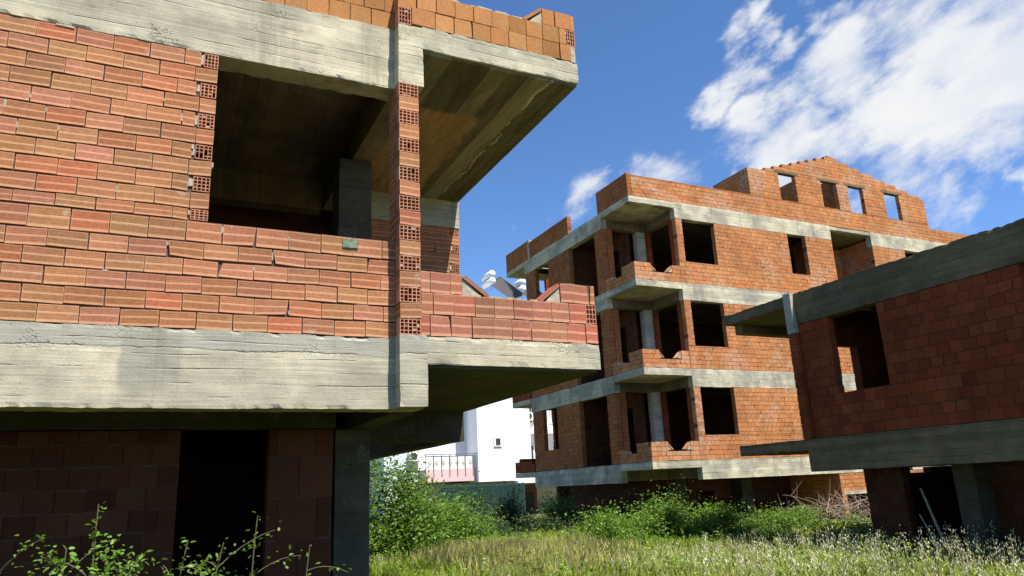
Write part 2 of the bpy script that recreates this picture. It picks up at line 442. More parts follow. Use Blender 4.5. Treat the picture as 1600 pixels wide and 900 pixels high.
def hole_brick(mb, axis, face, sgn, u0, u1, z0, z1, nu=5, nz=4, m_bar=2, m_hole=3, depth=0.13, bar=0.008, m_plug=4):
    """end of a hollow brick: clay grid over open cells. sgn = direction from the face into the wall"""
    t0, t1 = sorted((face, face + sgn * depth))
    def bx(a, b, c, d, ta, tb, m):
        if axis == 'X': mb.box(a, b, ta, tb, c, d, m)
        else: mb.box(ta, tb, a, b, c, d, m)
    for i in range(nu + 1):
        u = u0 + (u1 - u0) * i / nu
        a = min(max(u - bar / 2, u0), u1 - bar)
        bx(a, a + bar, z0, z1, t0, t1, m_bar)
    for k in range(nz + 1):
        z = z0 + (z1 - z0) * k / nz
        c = min(max(z - bar / 2, z0), z1 - bar)
        for i in range(nu):
            ua = u0 + (u1 - u0) * i / nu + bar * 0.5; ub = u0 + (u1 - u0) * (i + 1) / nu - bar * 0.5
            if i == 0: ua = u0 + bar
            if i == nu - 1: ub = u1 - bar
            if 0 < k < nz and random.random() < 0.05: continue
            if k < nz and random.random() < 0.07:
                r0 = random.uniform(0.004, 0.02)
                fa, fb = sorted((face + sgn * r0, face + sgn * (r0 + 0.04)))
                bx(ua - 0.002, ub + 0.002, z + 0.003, z + (z1 - z0) / nz * random.uniform(0.5, 0.95), fa, fb, m_plug)
            d = 0.001
            bx(ua, ub, c, c + bar, (t0 + d if sgn > 0 else t0), (t1 if sgn > 0 else t1 - d), m_bar)
    tb = face + sgn * (depth - 0.004)
    q0, q1 = sorted((tb, tb + sgn * 0.02))
    bx(u0, u1, z0, z1, q0, q1, m_hole)

def brick_wall(mb, axis, t0, t1, u0, u1, z0, z1, course=0.15, blen=0.29, openings=(), top=None, holes=(), chip=0.05,
               bed=0.014, perp=0.008, recess=0.016, half=0.5, z_off=0.0, front=-1, squeeze=0.0):
    """holes: list of (u, side) where every other course shows a hollow brick end, side=-1: the wall lies at lower u"""
    lv = [z0]
    z = z0 + course - z_off
    while z < z1 - 0.05:
        lv.append(z); z += course
    lv.append(z1)
    marks = []
    for (a, b, c, d) in openings:
        for e in (c, d):
            if z0 + 0.02 < e < z1 - 0.02: marks.append(e)
    for e in marks:
        j = min(range(len(lv)), key=lambda i: abs(lv[i] - e))
        if abs(lv[j] - e) < 0.05 and 0 < j < len(lv) - 1 and lv[j] not in marks: lv[j] = e
        elif all(abs(x - e) > 1e-4 for x in lv): lv.append(e)
        lv.sort()
    for k in range(len(lv) - 1):
        a, b = lv[k], lv[k + 1]
        if b - a < 0.012: continue
        zm = (a + b) / 2
        ints = [(u0, u1)]
        for (oa, ob, oc, od) in openings:
            if oc - 1e-4 <= zm <= od + 1e-4:
                nx = []
                for (s, e) in ints:
                    if ob <= s or oa >= e: nx.append((s, e)); continue
                    if oa > s + 0.02: nx.append((s, oa))
                    if ob < e - 0.02: nx.append((ob, e))
                ints = nx
        if top is not None:
            nx = []
            for (s, e) in ints:
                n = max(2, int((e - s) / 0.05)); run = None
                for i in range(n + 1):
                    u = s + (e - s) * i / n
                    ok = top(u) >= b - 0.03
                    if ok and run is None: run = u
                    if (not ok or i == n) and run is not None:
                        if u - run > 0.06: nx.append((run, u))
                        run = None
            ints = nx
        for (s, e) in ints:
            cs, ce = s + 0.004, e - 0.004
            ca, cb = P(axis, cs, t0 + recess, a), P(axis, ce, t1 - recess, b)
            hs, he = s, e
            for (hu, side) in holes:
                if k % 2 == 0:
                    if side < 0 and abs(e - hu) < 0.02:
                        w = random.uniform(0.115, 0.15)
                        fc = t0 if front < 0 else t1
                        hole_brick(mb, axis, fc, -front, e - w, e - 0.002, a + bed / 2, b - bed / 2, 4, 4)
                        # lump of cement where the cut brick meets the end brick
                        x0 = e - w - random.uniform(0.018, 0.04)
                        one_brick(mb, axis, x0, e - w - 0.003, t0 + 0.008, t1 - 0.004, a + random.uniform(0.01, 0.06), b - random.uniform(0.01, 0.04), 4, 0.012)
                        he = x0; ce = e - w
                    elif side > 0 and abs(s - hu) < 0.02:
                        w = 0.13
                        fc = t0 if front < 0 else t1
                        hole_brick(mb, axis, fc, -front, s + 0.002, s + w, a + bed / 2, b - bed / 2, 4, 4)
                        hs = s + w + 0.01; cs = s + w
            ca, cb = P(axis, cs, t0 + recess, a), P(axis, ce, t1 - recess, b)
            mb.box(ca[0], cb[0], ca[1], cb[1], ca[2], cb[2], 1)
            # bricks of this course, running bond with an uneven start
            off = (half if k % 2 else 0.0) * blen + random.uniform(-0.04, 0.04)
            base = math.floor((hs - off) / blen) * blen + off
            u = base
            cuts = [hs]
            while u < he:
                if u > hs + 0.045 and u < he - 0.045: cuts.append(u + random.uniform(-0.006, 0.006))
                u += blen
            cuts.append(he)
            for i in range(len(cuts) - 1):
                pa = cuts[i] + (perp / 2 if i else 0); pb = cuts[i + 1] - (perp / 2 if i < len(cuts) - 2 else 0)
                if pb - pa < 0.02: continue
                one_brick(mb, axis, pa, pb, t0, t1, a + bed * random.uniform(0.3, 0.6), b - bed * random.uniform(0.3, 0.6), 0, 0.0018, chip)
                if squeeze and random.random() < squeeze:
                    w = random.uniform(0.02, 0.14); x = random.uniform(pa, max(pa + 0.01, pb - w)); zc = b - bed * 0.2
                    one_brick(mb, axis, x, x + w, t0 - 0.002, t0 + 0.05, zc - random.uniform(0.004, 0.010), zc + random.uniform(0.003, 0.009), 4, 0.005)
                if squeeze and random.random() < squeeze * 1.5:
                    zc = random.uniform(a + 0.02, b - 0.05); hh = random.uniform(0.02, 0.09)
                    one_brick(mb, axis, pb - 0.003, pb + perp + 0.004, t0 - 0.001, t0 + 0.05, zc, min(b - 0.01, zc + hh), 4, 0.004)
BM = lambda k: [M[k], M['mortar'], M['brickE'], M['hole'], M['mortarP']]

def fillet(mb, x_tall, x_low, y0, y1, z0, z1, m_brick=0, m_mort=4):
    """sloping mortar fillet capped by a split tile, between a tall parapet end and its lower run"""
    s = 1 if x_low > x_tall else -1
    w = abs(x_low - x_tall)
    ya, yb = y0 + 0.015, y1 - 0.015
    A = (x_tall, ya, z0 - 0.005); B = (x_low - s * 0.05, ya, z0 - 0.005); C = (x_tall, ya, z1 - 0.04)
    A2, B2, C2 = [(p[0], yb, p[2]) for p in (A, B, C)]
    tri = [A, B, C] if s > 0 else [A, C, B]
    mb.quad(tri, ((0, 0), (1, 0), (1, 1)), m_mort)
    mb.quad([(p[0], yb, p[2]) for p in tri[::-1]], ((0, 0), (1, 0), (1, 1)), m_mort)
    n = Vector((s * (z1 - z0), 0, w)).normalized() * 0.035
    c = []
    d0 = Vector((x_tall, 0, z1 - 0.035)); d1 = Vector((x_low, 0, z0 - 0.012))
    lo, hi = (d0, d1) if s > 0 else (d1, d0)
    for up in (0, 1):
        for y in (y0, y1):
            for p in (lo, hi):
                q = p + n * up
                c.append((q.x, y, q.z))
    mb.hexa(c, m_brick)

# =================================================================== BUILDING A (near left)
A = thing('unfinished_building', (0.5, 9.0, 0.0), 'nearest unfinished brick building at the left with a big dark window opening', 'building')
zA1b, zA1t, zA2b, zA2t = 2.42, 3.065, 5.635, 6.32
XL = -9.0
mb = MB(); brick_wall(mb, 'X', 6.46, 6.65, XL, 1.97, zA1t, zA2b, 0.151, 0.282, openings=[(0.30, 1.97, 4.01, 5.7)], holes=[(0.30, -1)], bed=0.017, chip=0.03, squeeze=0.07)
brick_wall_A = mb.build('brick_wall', BM('brickA'), A)
# beams (pilaster part of the beam stands proud)
mb = MB(); mb.cbox(XL, 1.99, 6.455, 6.72, zA1b, zA1t, 0.035, 0.006, edge=0.018); mb.build('concrete_beam', M['concA2'], A)
mb = MB(); mb.cbox(XL, 1.99, 6.455, 6.72, zA2b, zA2t, 0.035, 0.006, edge=0.018); mb.build('concrete_beam', M['concA'], A)
# pilaster: alternate hollow ends and combed stretchers, concrete blocks at the beams
mb = MB()
n = 17; h = (zA2b - zA1t - 0.01) / n
for k in range(n):
    a = zA1t + 0.01 + k * h; b = a + h
    if k % 2 == 0:
        hole_brick(mb, 'X', 6.30, 1, 1.952, 2.152, a + 0.004, b - 0.004, 5, 4, depth=0.12)
        one_brick(mb, 'X', 1.953, 2.151, 6.43, 6.64, a + 0.005, b - 0.005, 0, 0.001)
        x = random.uniform(1.98, 2.06)
        one_brick(mb, 'X', x, x + 0.09, 6.305, 6.4, b - 0.008, b + 0.012, 4, 0.005)
    else:
        one_brick(mb, 'X', 1.955, 2.155, 6.30, 6.64, a + 0.004, b - 0.004, 0, 0.0015)
mb.box(1.962, 2.146, 6.44, 6.63, zA1t, zA2b, 1)
mb.build('brick_pilaster', BM('brickA'), A)
mb = MB(); mb.cbox(1.95, 2.215, 6.30, 6.70, zA1b + 0.004, zA1t + 0.012, 0.05, 0.004, edge=0.01); mb.build('pilaster_block', M['concA2'], A)
mb = MB(); mb.cbox(1.95, 2.215, 6.30, 6.70, zA2b - 0.005, zA2t - 0.012, 0.05, 0.004, edge=0.012); mb.build('pilaster_block', M['concA'], A)
# roof parapet left of and over the pilaster
mb = MB(); brick_wall(mb, 'X', 6.48, 6.67, XL, 1.975, zA2t + 0.005, 6.94, 0.21, 0.215, chip=0.03)
hole_brick(mb, 'X', 6.31, 1, 1.957, 2.09, zA2t + 0.0, zA2t + 0.19, 4, 4)
one_brick(mb, 'X', 1.957, 2.09, 6.445, 6.66, zA2t + 0.002, zA2t + 0.19, 0)
one_brick(mb, 'X', 1.957, 2.15, 6.32, 6.66, zA2t + 0.2, zA2t + 0.40, 0)
mb.build('roof_parapet', BM('brickT'), A)
# balconies: slab + brick parapet with stepped, filleted gap
def balconyA(zs0, zs1, low):
    mb = MB(); mb.cbox(2.21, 4.06, 6.30, 10.0, zs0, zs1, 0.05, 0.004, edge=0.014)
    # soffit made of wide boards: front face uses the beam concrete, the rest soffit concrete
    sl = mb.build('balcony_slab', [M['concA']], A)
    return sl
sl = balconyA(2.81, 3.07, True)
mb = MB(); mb.cbox(2.23, 4.03, 6.33, 9.98, 2.785, 2.807, 0.15, 0.003); mb.build('soffit_board_or_shade_sheet', M['concG'], A)  # dark sheet added under the slab, shade painted in its colour
mb = MB()
zz = [3.075, 3.28, 3.488, 3.695]
brick_wall(mb, 'X', 6.31, 6.50, 2.162, 4.055, zz[0], zz[1], 0.21, 0.208, chip=0.04, bed=0.009, squeeze=0.12)
brick_wall(mb, 'X', 6.31, 6.50, 2.162, 3.93, zz[1], zz[2], 0.21, 0.208, chip=0.04, bed=0.008, half=0.0)
hole_brick(mb, 'X', 6.31, 1, 3.935, 4.055, zz[1] + 0.004, zz[2] - 0.004, 3, 4)
one_brick(mb, 'X', 3.935, 4.055, 6.45, 6.50, zz[1] + 0.003, zz[2] - 0.003, 0)
brick_wall(mb, 'X', 6.31, 6.50, 2.162, 2.575, zz[2], zz[3], 0.21, 0.208, chip=0.0, bed=0.008)
brick_wall(mb, 'X', 6.31, 6.50, 3.65, 4.05, zz[2], zz[3], 0.21, 0.2, chip=0.3, bed=0.008)
fillet(mb, 2.58, 2.84, 6.31, 6.50, zz[2], zz[3])
fillet(mb, 3.645, 3.42, 6.31, 6.50, zz[2], zz[3])
# pale bedding mortar squeezed out on the coping
for i in range(26):
    x = random.uniform(2.2, 3.95); w = random.uniform(0.03, 0.12)
    if 2.6 < x + w < 3.4: one_brick(mb, 'X', x, x + w, 6.32, 6.48, zz[2] - 0.006, zz[2] + random.uniform(0.004, 0.014), 4, 0.006)
mb.build('balcony_parapet', BM('brickP'), A)
mb = MB(); brick_wall(mb, 'Y', 3.865, 4.055, 6.51, 9.99, zz[0], zz[2], 0.21, 0.208, chip=0.04, bed=0.008); mb.build('balcony_parapet', BM('brickP'), A)
# upper balcony slab and its parapet
mb = MB(); mb.cbox(2.205, 4.06, 6.30, 10.0, 6.06, 6.325, 0.05, 0.005, edge=0.018)
mb.build('balcony_slab', M['concA'], A)
mb = MB(); mb.cbox(2.23, 4.04, 6.34, 9.98, 6.035, 6.057, 0.12, 0.003); mb.build('soffit_board_or_shade_sheet', M['concS'], A)
mb = MB()
zz2 = [6.33, 6.535, 6.74, 6.945]
brick_wall(mb, 'X', 6.305, 6.495, 2.10, 3.98, zz2[0], zz2[1], 0.21, 0.212, chip=0.02, bed=0.008)
one_brick(mb, 'X', 3.985, 4.045, 6.31, 6.49, zz2[0], zz2[1], 4, 0.004)
brick_wall(mb, 'X', 6.305, 6.495, 2.16, 3.92, zz2[1], zz2[2], 0.21, 0.212, chip=0.02, bed=0.008, half=0.0)
hole_brick(mb, 'X', 6.305, 1, 3.925, 4.05, zz2[1] + 0.004, zz2[2] - 0.004, 4, 4)
brick_wall(mb, 'X', 6.305, 6.495, 3.645, 4.05, zz2[2], zz2[3], 0.21, 0.2, chip=0.0, bed=0.008)
fillet(mb, 3.64, 3.42, 6.305, 6.495, zz2[2], zz2[3])
for i in range(18):
    x = random.uniform(2.2, 3.5); w = random.uniform(0.04, 0.16)
    if x + w < 3.45: one_brick(mb, 'X', x, x + w, 6.32, 6.47, zz2[2] - 0.006, zz2[2] + random.uniform(0.006, 0.03), 4, 0.008)
mb.build('roof_parapet', BM('brickT'), A)
mb = MB(); brick_wall(mb, 'Y', 3.86, 4.05, 6.50, 15.4, zz2[0], zz2[2], 0.21, 0.212, chip=0.02, bed=0.008); mb.build('roof_parapet', BM('brickT'), A)
# wall closing the balcony at the back, with hollow ends at its free edge, and the room behind
mb = MB(); brick_wall(mb, 'X', 10.0, 10.19, 2.25, 4.05, 3.07, 5.60, 0.151, 0.282, holes=[(4.05, -1)])
mb.build('balcony_end_wall', BM('brickA'), A)
mb = MB(); mb.cbox(2.2, 4.055, 9.99, 10.24, 5.60, 6.10, 0.12, 0.005); mb.build('concrete_beam', M['concA'], A)
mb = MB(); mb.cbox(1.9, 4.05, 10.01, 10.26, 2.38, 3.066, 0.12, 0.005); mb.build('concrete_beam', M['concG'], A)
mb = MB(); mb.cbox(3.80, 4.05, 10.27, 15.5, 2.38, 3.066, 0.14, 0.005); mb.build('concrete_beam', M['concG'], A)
mb = MB(); brick_wall(mb, 'Y', 3.86, 4.05, 10.2, 15.5, 3.07, 6.05, 0.2, 0.29, openings=[(11.6, 13.0, 3.9, 5.6)]); mb.build('side_wall', BM('brickC'), A)
# side beam over the balcony door, columns
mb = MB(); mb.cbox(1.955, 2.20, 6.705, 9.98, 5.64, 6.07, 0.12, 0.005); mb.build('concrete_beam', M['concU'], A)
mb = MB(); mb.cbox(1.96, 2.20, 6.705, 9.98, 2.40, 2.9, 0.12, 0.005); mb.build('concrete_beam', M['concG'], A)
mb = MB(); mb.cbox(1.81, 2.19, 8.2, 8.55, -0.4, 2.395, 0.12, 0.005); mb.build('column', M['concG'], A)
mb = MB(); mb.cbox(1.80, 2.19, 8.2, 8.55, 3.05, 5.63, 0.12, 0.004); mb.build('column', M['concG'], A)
# floor and roof slabs
mb = MB(); mb.cbox(XL, 2.2, 6.73, 15.5, 2.85, 3.045, 0.4, 0.004); mb.build('floor_slab', M['concC'], A)
mb = MB(); mb.cbox(2.22, 3.8, 10.27, 15.5, 2.80, 3.045, 0.4, 0.004); mb.build('floor_slab', M['concC'], A)
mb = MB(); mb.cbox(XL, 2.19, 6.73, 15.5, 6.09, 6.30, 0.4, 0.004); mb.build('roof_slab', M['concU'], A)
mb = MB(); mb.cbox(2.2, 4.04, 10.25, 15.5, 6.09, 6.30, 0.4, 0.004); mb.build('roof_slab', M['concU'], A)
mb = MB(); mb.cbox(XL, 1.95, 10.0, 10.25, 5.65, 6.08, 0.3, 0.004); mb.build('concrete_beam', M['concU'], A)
# interior and rear walls
mb = MB(); brick_wall(mb, 'X', 10.6, 10.79, XL, 2.24, 3.05, 6.08, 0.2, 0.29, openings=[(-2.0, -1.1, 3.05, 5.1)]); mb.build('partition_wall', BM('brickG'), A)
mb = MB(); brick_wall(mb, 'X', 15.3, 15.49, XL, 4.05, 3.05, 6.08, 0.2, 0.29); mb.build('rear_wall', BM('brickC'), A)
mb = MB(); brick_wall(mb, 'Y', XL - 0.2, XL - 0.01, 6.46, 15.5, -0.3, 6.3, 0.2, 0.29); mb.build('side_wall', BM('brickC'), A)
# ground floor, set back under the overhang
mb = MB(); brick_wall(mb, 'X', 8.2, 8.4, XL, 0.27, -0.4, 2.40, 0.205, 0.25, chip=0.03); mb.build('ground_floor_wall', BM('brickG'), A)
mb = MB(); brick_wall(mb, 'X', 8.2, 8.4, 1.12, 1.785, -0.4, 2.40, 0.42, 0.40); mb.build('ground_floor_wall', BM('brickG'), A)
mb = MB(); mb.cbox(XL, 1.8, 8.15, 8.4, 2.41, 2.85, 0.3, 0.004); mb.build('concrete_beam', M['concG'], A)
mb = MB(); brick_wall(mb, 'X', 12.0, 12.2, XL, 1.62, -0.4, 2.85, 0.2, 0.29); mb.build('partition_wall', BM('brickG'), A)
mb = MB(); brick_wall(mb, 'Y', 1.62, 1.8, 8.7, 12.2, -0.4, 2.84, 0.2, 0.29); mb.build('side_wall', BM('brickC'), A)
# green paint stamp on the sill brick
mb = MB(); mb.box(1.46, 1.60, 6.448, 6.47, 3.90, 3.985, 0)
M['green_stain'] = mat_plain('faded_green_paint', (0.13, 0.17, 0.12), 0.9, 0.6, 30)
mb.build('painted_brick', M['green_stain'], A)

# =================================================================== BUILDING B (far centre)
B = thing('unfinished_building', (24.0, 25.0, 0.0), 'tall unfinished brick building with stacked corner balconies and a stepped gable on top', 'building')
Yf = 20.5; XBL, XBi, XBR = 14.93, 16.95, 36.0
YB2, YB3, YBe = 22.4, 28.9, 30.9
levels = [(1.72, 2.37), (4.87, 5.50), (8.00, 8.65), (11.15, 11.79)]       # beam bottom / top
def slabB(mb, *a): mb.cbox(*a, 0.35, 0.008)
FACE = [(17.25, 18.78), (22.56, 23.55), (25.07, 27.53), (29.6, 30.7)]
for li, (zb, zt) in enumerate(levels):
    lastl = li == 3
    # front beam, broken by the loggia bay where only a thin slab edge shows
    for (xa, xb) in ((XBi, 25.07), (27.53, XBR)):
        mb = MB(); mb.cbox(xa, xb, Yf - 0.004, Yf + 0.25, zb, zt, 0.2, 0.007, edge=0.014); mb.build('concrete_beam', M['concB'], B)
    mb = MB(); mb.cbox(25.08, 27.52, Yf + 0.02, Yf + 0.25, zt - 0.16, zt - 0.002, 0.2, 0.006); mb.build('slab_edge', M['concB'], B)
    # left flank beam
    mb = MB(); mb.cbox(XBL, XBL + 0.25, YB2, YB3 + 0.1, zb + 0.0, zt - 0.01, 0.2, 0.007, edge=0.012); mb.build('concrete_beam', M['concB'], B)
    # beams at the inner sides of the corner balcony
    mb = MB(); mb.cbox(XBi, XBi + 0.25, Yf + 0.26, YB2 + 0.25, zb + 0.05, zt - 0.03, 0.25, 0.006); mb.build('concrete_beam', M['concU'], B)
    mb = MB(); mb.cbox(XBL + 0.26, XBi - 0.01, YB2, YB2 + 0.25, zb + 0.05, zt - 0.03, 0.25, 0.006); mb.build('concrete_beam', M['concU'], B)
    # floor slab
    mb = MB(); slabB(mb, XBi + 0.26, XBR, Yf + 0.27, 30.66, zt - 0.22, zt - 0.012); mb.build('floor_slab', M['concU'], B)
    mb = MB(); slabB(mb, XBL + 0.27, XBi + 0.24, YB2 + 0.27, YB3, zt - 0.22, zt - 0.012); mb.build('floor_slab', M['concU'], B)
    # corner balconies: slab with parapet
    mb = MB(); mb.cbox(XBL, XBi - 0.003, Yf, YB2 - 0.002, zt - 0.25, zt - 0.006, 0.15, 0.006, edge=0.012)
    sl = mb.build('balcony_slab', M['concB'], B)
    mb = MB(); mb.cbox(XBL, XBi, YB3 + 0.11, YBe, zt - 0.22, zt - 0.008, 0.2, 0.006, edge=0.012)
    sl2 = mb.build('balcony_slab', M['concB'], B)
    if not lastl:
        mb = MB()
        # front run with the worn notch
        pz = zt + 0.63
        def notch(u, zt=zt, pz=pz):
            if 15.62 < u < 16.55: return zt + 0.42
            return pz + 0.04
        brick_wall(mb, 'X', Yf + 0.004, Yf + 0.19, XBL + 0.005, XBi - 0.01, zt, pz, 0.155, 0.20, top=notch, chip=0.12)
        for (xa, xb) in ((15.60, 15.82), (16.58, 16.36)):
            fillet(mb, xa, xb, Yf + 0.01, Yf + 0.185, zt + 0.36, zt + 0.60, 0, 4)
        mb.build('balcony_parapet', BM('brickB'), B); mb = MB()
        def side(u, zt=zt): return zt + (0.66 if u < 21.3 else 0.30 if u < 22.0 else 0.5)
        brick_wall(mb, 'Y', XBL + 0.005, XBL + 0.19, Yf + 0.20, YB2 - 0.01, zt, zt + 0.62, 0.155, 0.20, top=side, chip=0.1)
        one_brick(mb, 'Y', 21.9, 22.2, XBL + 0.01, XBL + 0.2, zt + 0.31, zt + 0.40, 4, 0.03)
        mb.build('balcony_parapet', BM('brickB'), B)
        mb = MB()
        def jag(u, zt=zt): return zt + 0.5 + 0.18 * noise.noise(Vector((u * 3.1, zt, 0)))
        hgt = 0.62 if li == 0 else 0.36
        brick_wall(mb, 'Y', XBL + 0.01, XBL + 0.2, YB3 + 0.12, YBe - 0.01, zt, zt + hgt, 0.155, 0.20, top=jag if li == 0 else None)
        mb.build('balcony_parapet', BM('brickC'), B); mb = MB()
        brick_wall(mb, 'X', YBe - 0.2, YBe - 0.01, XBL + 0.22, XBi, zt, zt + hgt, 0.155, 0.20)
        mb.build('balcony_parapet', BM('brickC'), B)
    # storey walls standing on this beam
    if li < 3:
        z0, z1 = zt + 0.003, levels[li + 1][0] - 0.003
        sill = zt + 0.83; head = z1 + 0.05
        mb = MB()
        ops = [(17.25, 18.78, sill, head), (22.56, 23.55, sill, head), (25.07, 27.53, zt - 0.1, head), (29.6, 30.7, sill, head)]
        brick_wall(mb, 'X', Yf, Yf + 0.19, XBi + 0.005, XBR, z0, z1, 0.155, 0.20, openings=ops, chip=0.10)
        mb.build('brick_wall', BM('brickB'), B)
        # left flank: pier, loggia opening, wall, window, pier
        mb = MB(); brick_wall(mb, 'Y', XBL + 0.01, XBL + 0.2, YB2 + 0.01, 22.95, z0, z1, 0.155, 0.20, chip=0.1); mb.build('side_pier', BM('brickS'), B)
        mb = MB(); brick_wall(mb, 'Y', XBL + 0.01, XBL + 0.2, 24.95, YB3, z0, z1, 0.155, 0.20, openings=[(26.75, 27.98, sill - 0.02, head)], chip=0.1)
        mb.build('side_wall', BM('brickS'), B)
        # back of the side loggia
        mb = MB(); brick_wall(mb, 'Y', 16.2, 16.4, 22.7, 25.3, z0, z1 + 0.3, 0.2, 0.29, openings=[(23.2, 24.1, z0, z1 - 0.4)]); mb.build('partition_wall', BM('brickG'), B)
        mb = MB(); brick_wall(mb, 'X', 25.1, 25.3, XBL + 0.25, 17.2, z0, z1 + 0.3, 0.2, 0.29); mb.build('partition_wall', BM('brickG'), B)
        # rear wall of the corner balcony: brick pier, door gap, pale concrete column
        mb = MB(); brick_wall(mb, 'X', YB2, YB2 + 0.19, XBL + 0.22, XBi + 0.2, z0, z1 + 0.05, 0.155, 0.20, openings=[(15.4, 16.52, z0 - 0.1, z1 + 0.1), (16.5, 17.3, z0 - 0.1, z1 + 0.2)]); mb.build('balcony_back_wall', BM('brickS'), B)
        mb = MB(); mb.cbox(16.56, XBi, YB2 + 0.01, YB2 + 0.28, z0, z1 + 0.06, 0.3, 0.004); mb.build('column', M['concL'], B)
        mb = MB(); brick_wall(mb, 'Y', XBi + 0.005, XBi + 0.2, Yf + 0.2, YB2, z0, z1 + 0.05, 0.155, 0.20, openings=[(Yf + 0.42, YB2 - 0.1, z0 + 0.3, z1 + 0.1)]); mb.build('balcony_side_wall', BM('brickC'), B)
        # rear-balcony door wall, partitions and back wall keep the rooms dark
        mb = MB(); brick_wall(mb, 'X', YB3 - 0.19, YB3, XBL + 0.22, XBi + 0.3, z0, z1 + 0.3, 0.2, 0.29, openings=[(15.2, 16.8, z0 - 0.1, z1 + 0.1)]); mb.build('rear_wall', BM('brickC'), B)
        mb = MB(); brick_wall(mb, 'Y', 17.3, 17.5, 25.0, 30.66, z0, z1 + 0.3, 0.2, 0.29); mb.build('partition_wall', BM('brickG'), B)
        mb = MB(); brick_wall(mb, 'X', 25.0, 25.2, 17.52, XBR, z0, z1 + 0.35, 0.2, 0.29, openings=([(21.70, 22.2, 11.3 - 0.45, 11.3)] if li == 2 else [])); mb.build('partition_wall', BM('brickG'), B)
        # loggia recess in the front
        mb = MB()
        brick_wall(mb, 'Y', 24.86, 25.05, Yf + 0.2, 22.2, z0, z1 + 0.35, 0.155, 0.20); mb.build('loggia_wall', BM('brickB'), B); mb = MB()
        brick_wall(mb, 'Y', 27.55, 27.74, Yf + 0.2, 22.2, z0, z1 + 0.35, 0.155, 0.20); mb.build('loggia_wall', BM('brickB'), B); mb = MB()
        brick_wall(mb, 'X', 22.2, 22.39, 24.86, 27.74, z0, z1 + 0.35, 0.155, 0.20, openings=[(25.4, 26.2, z0, z1 - 0.4)])
        mb.build('loggia_wall', BM('brickB'), B)
# hollow brick ends on the thin pier beside the front windows
for li in range(3):
    zt = levels[li][1]
    mb = MB(); k = 0
    z = zt + 0.83
    while z < levels[li + 1][0] - 0.16:
        if k % 2 == 0: hole_brick(mb, 'X', Yf - 0.012, 1, 16.975, 17.13, z + 0.01, z + 0.14, 4, 3, m_bar=2, m_hole=3, depth=0.05, bar=0.012)
        z += 0.155; k += 1
    mb.box(16.972, 17.133, Yf - 0.006, Yf + 0.01, zt + 0.83, z, 0)
    mb.build('brick_pilaster', BM('brickB'), B)
# roof storey: low parapets, stepped gable with four openings, cross walls
zr = levels[3][1]
def gable(u):
    if u < 20.9: return 12.68
    if u > 31.62: return 12.45
    if u < 25.6: return 13.86 + (u - 21.6) / 4.0 * 1.2 if u > 21.6 else 13.86
    return max(13.9, 15.10 - (u - 25.75) / 5.8 * 1.22) if u > 25.75 else 15.10
mb = MB()
ops = [(22.56, 23.52, 12.63, 13.83), (24.99, 25.95, 12.63, 13.83), (26.62, 27.57, 12.60, 13.83), (28.92, 29.92, 12.60, 13.83)]
brick_wall(mb, 'X', Yf + 0.002, Yf + 0.19, XBL + 0.19, XBR, zr, 15.1, 0.155, 0.235, openings=ops, top=gable, chip=0.08)
mb.build('gable_wall', BM('brickB'), B)
for (a, b, c, d) in ops:
    mb = MB(); mb.cbox(a - 0.18, b + 0.18, Yf - 0.008, Yf + 0.198, 13.835, 13.93, 0.2, 0.006); mb.build('lintel', M['concC'], B)
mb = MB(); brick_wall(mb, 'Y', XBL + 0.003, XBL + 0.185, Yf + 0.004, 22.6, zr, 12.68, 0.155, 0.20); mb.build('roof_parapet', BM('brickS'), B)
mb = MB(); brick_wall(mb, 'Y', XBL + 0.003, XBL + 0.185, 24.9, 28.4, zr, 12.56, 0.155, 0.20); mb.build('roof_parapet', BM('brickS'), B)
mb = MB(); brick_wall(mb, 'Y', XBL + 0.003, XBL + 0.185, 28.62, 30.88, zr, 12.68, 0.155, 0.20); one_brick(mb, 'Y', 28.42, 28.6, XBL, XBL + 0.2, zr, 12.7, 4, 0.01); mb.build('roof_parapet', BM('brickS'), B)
mb = MB(); brick_wall(mb, 'Y', 20.95, 21.14, Yf + 0.2, 22.6, zr, 13.86, 0.155, 0.20); mb.build('gable_side_wall', BM('brickB'), B)
mb = MB(); brick_wall(mb, 'Y', 24.1, 24.29, Yf + 0.2, 24.5, zr, 13.95, 0.155, 0.20); mb.build('attic_cross_wall', BM('brickB'), B)
mb = MB(); brick_wall(mb, 'Y', 26.3, 26.49, Yf + 0.2, 25.0, zr, 14.3, 0.155, 0.20); mb.build('attic_cross_wall', BM('brickB'), B)
mb = MB(); brick_wall(mb, 'Y', 31.4, 31.59, Yf + 0.2, 25.0, zr, 13.15, 0.155, 0.20); mb.build('attic_cross_wall', BM('brickB'), B)
# back and right walls
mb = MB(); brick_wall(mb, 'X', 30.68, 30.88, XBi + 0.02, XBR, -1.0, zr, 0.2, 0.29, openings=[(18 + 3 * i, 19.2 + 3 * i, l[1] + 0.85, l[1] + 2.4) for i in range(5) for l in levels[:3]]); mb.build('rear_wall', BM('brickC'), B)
mb = MB(); brick_wall(mb, 'Y', XBR - 0.2, XBR, Yf, 30.9, -1.0, zr, 0.2, 0.29); mb.build('side_wall', BM('brickC'), B)
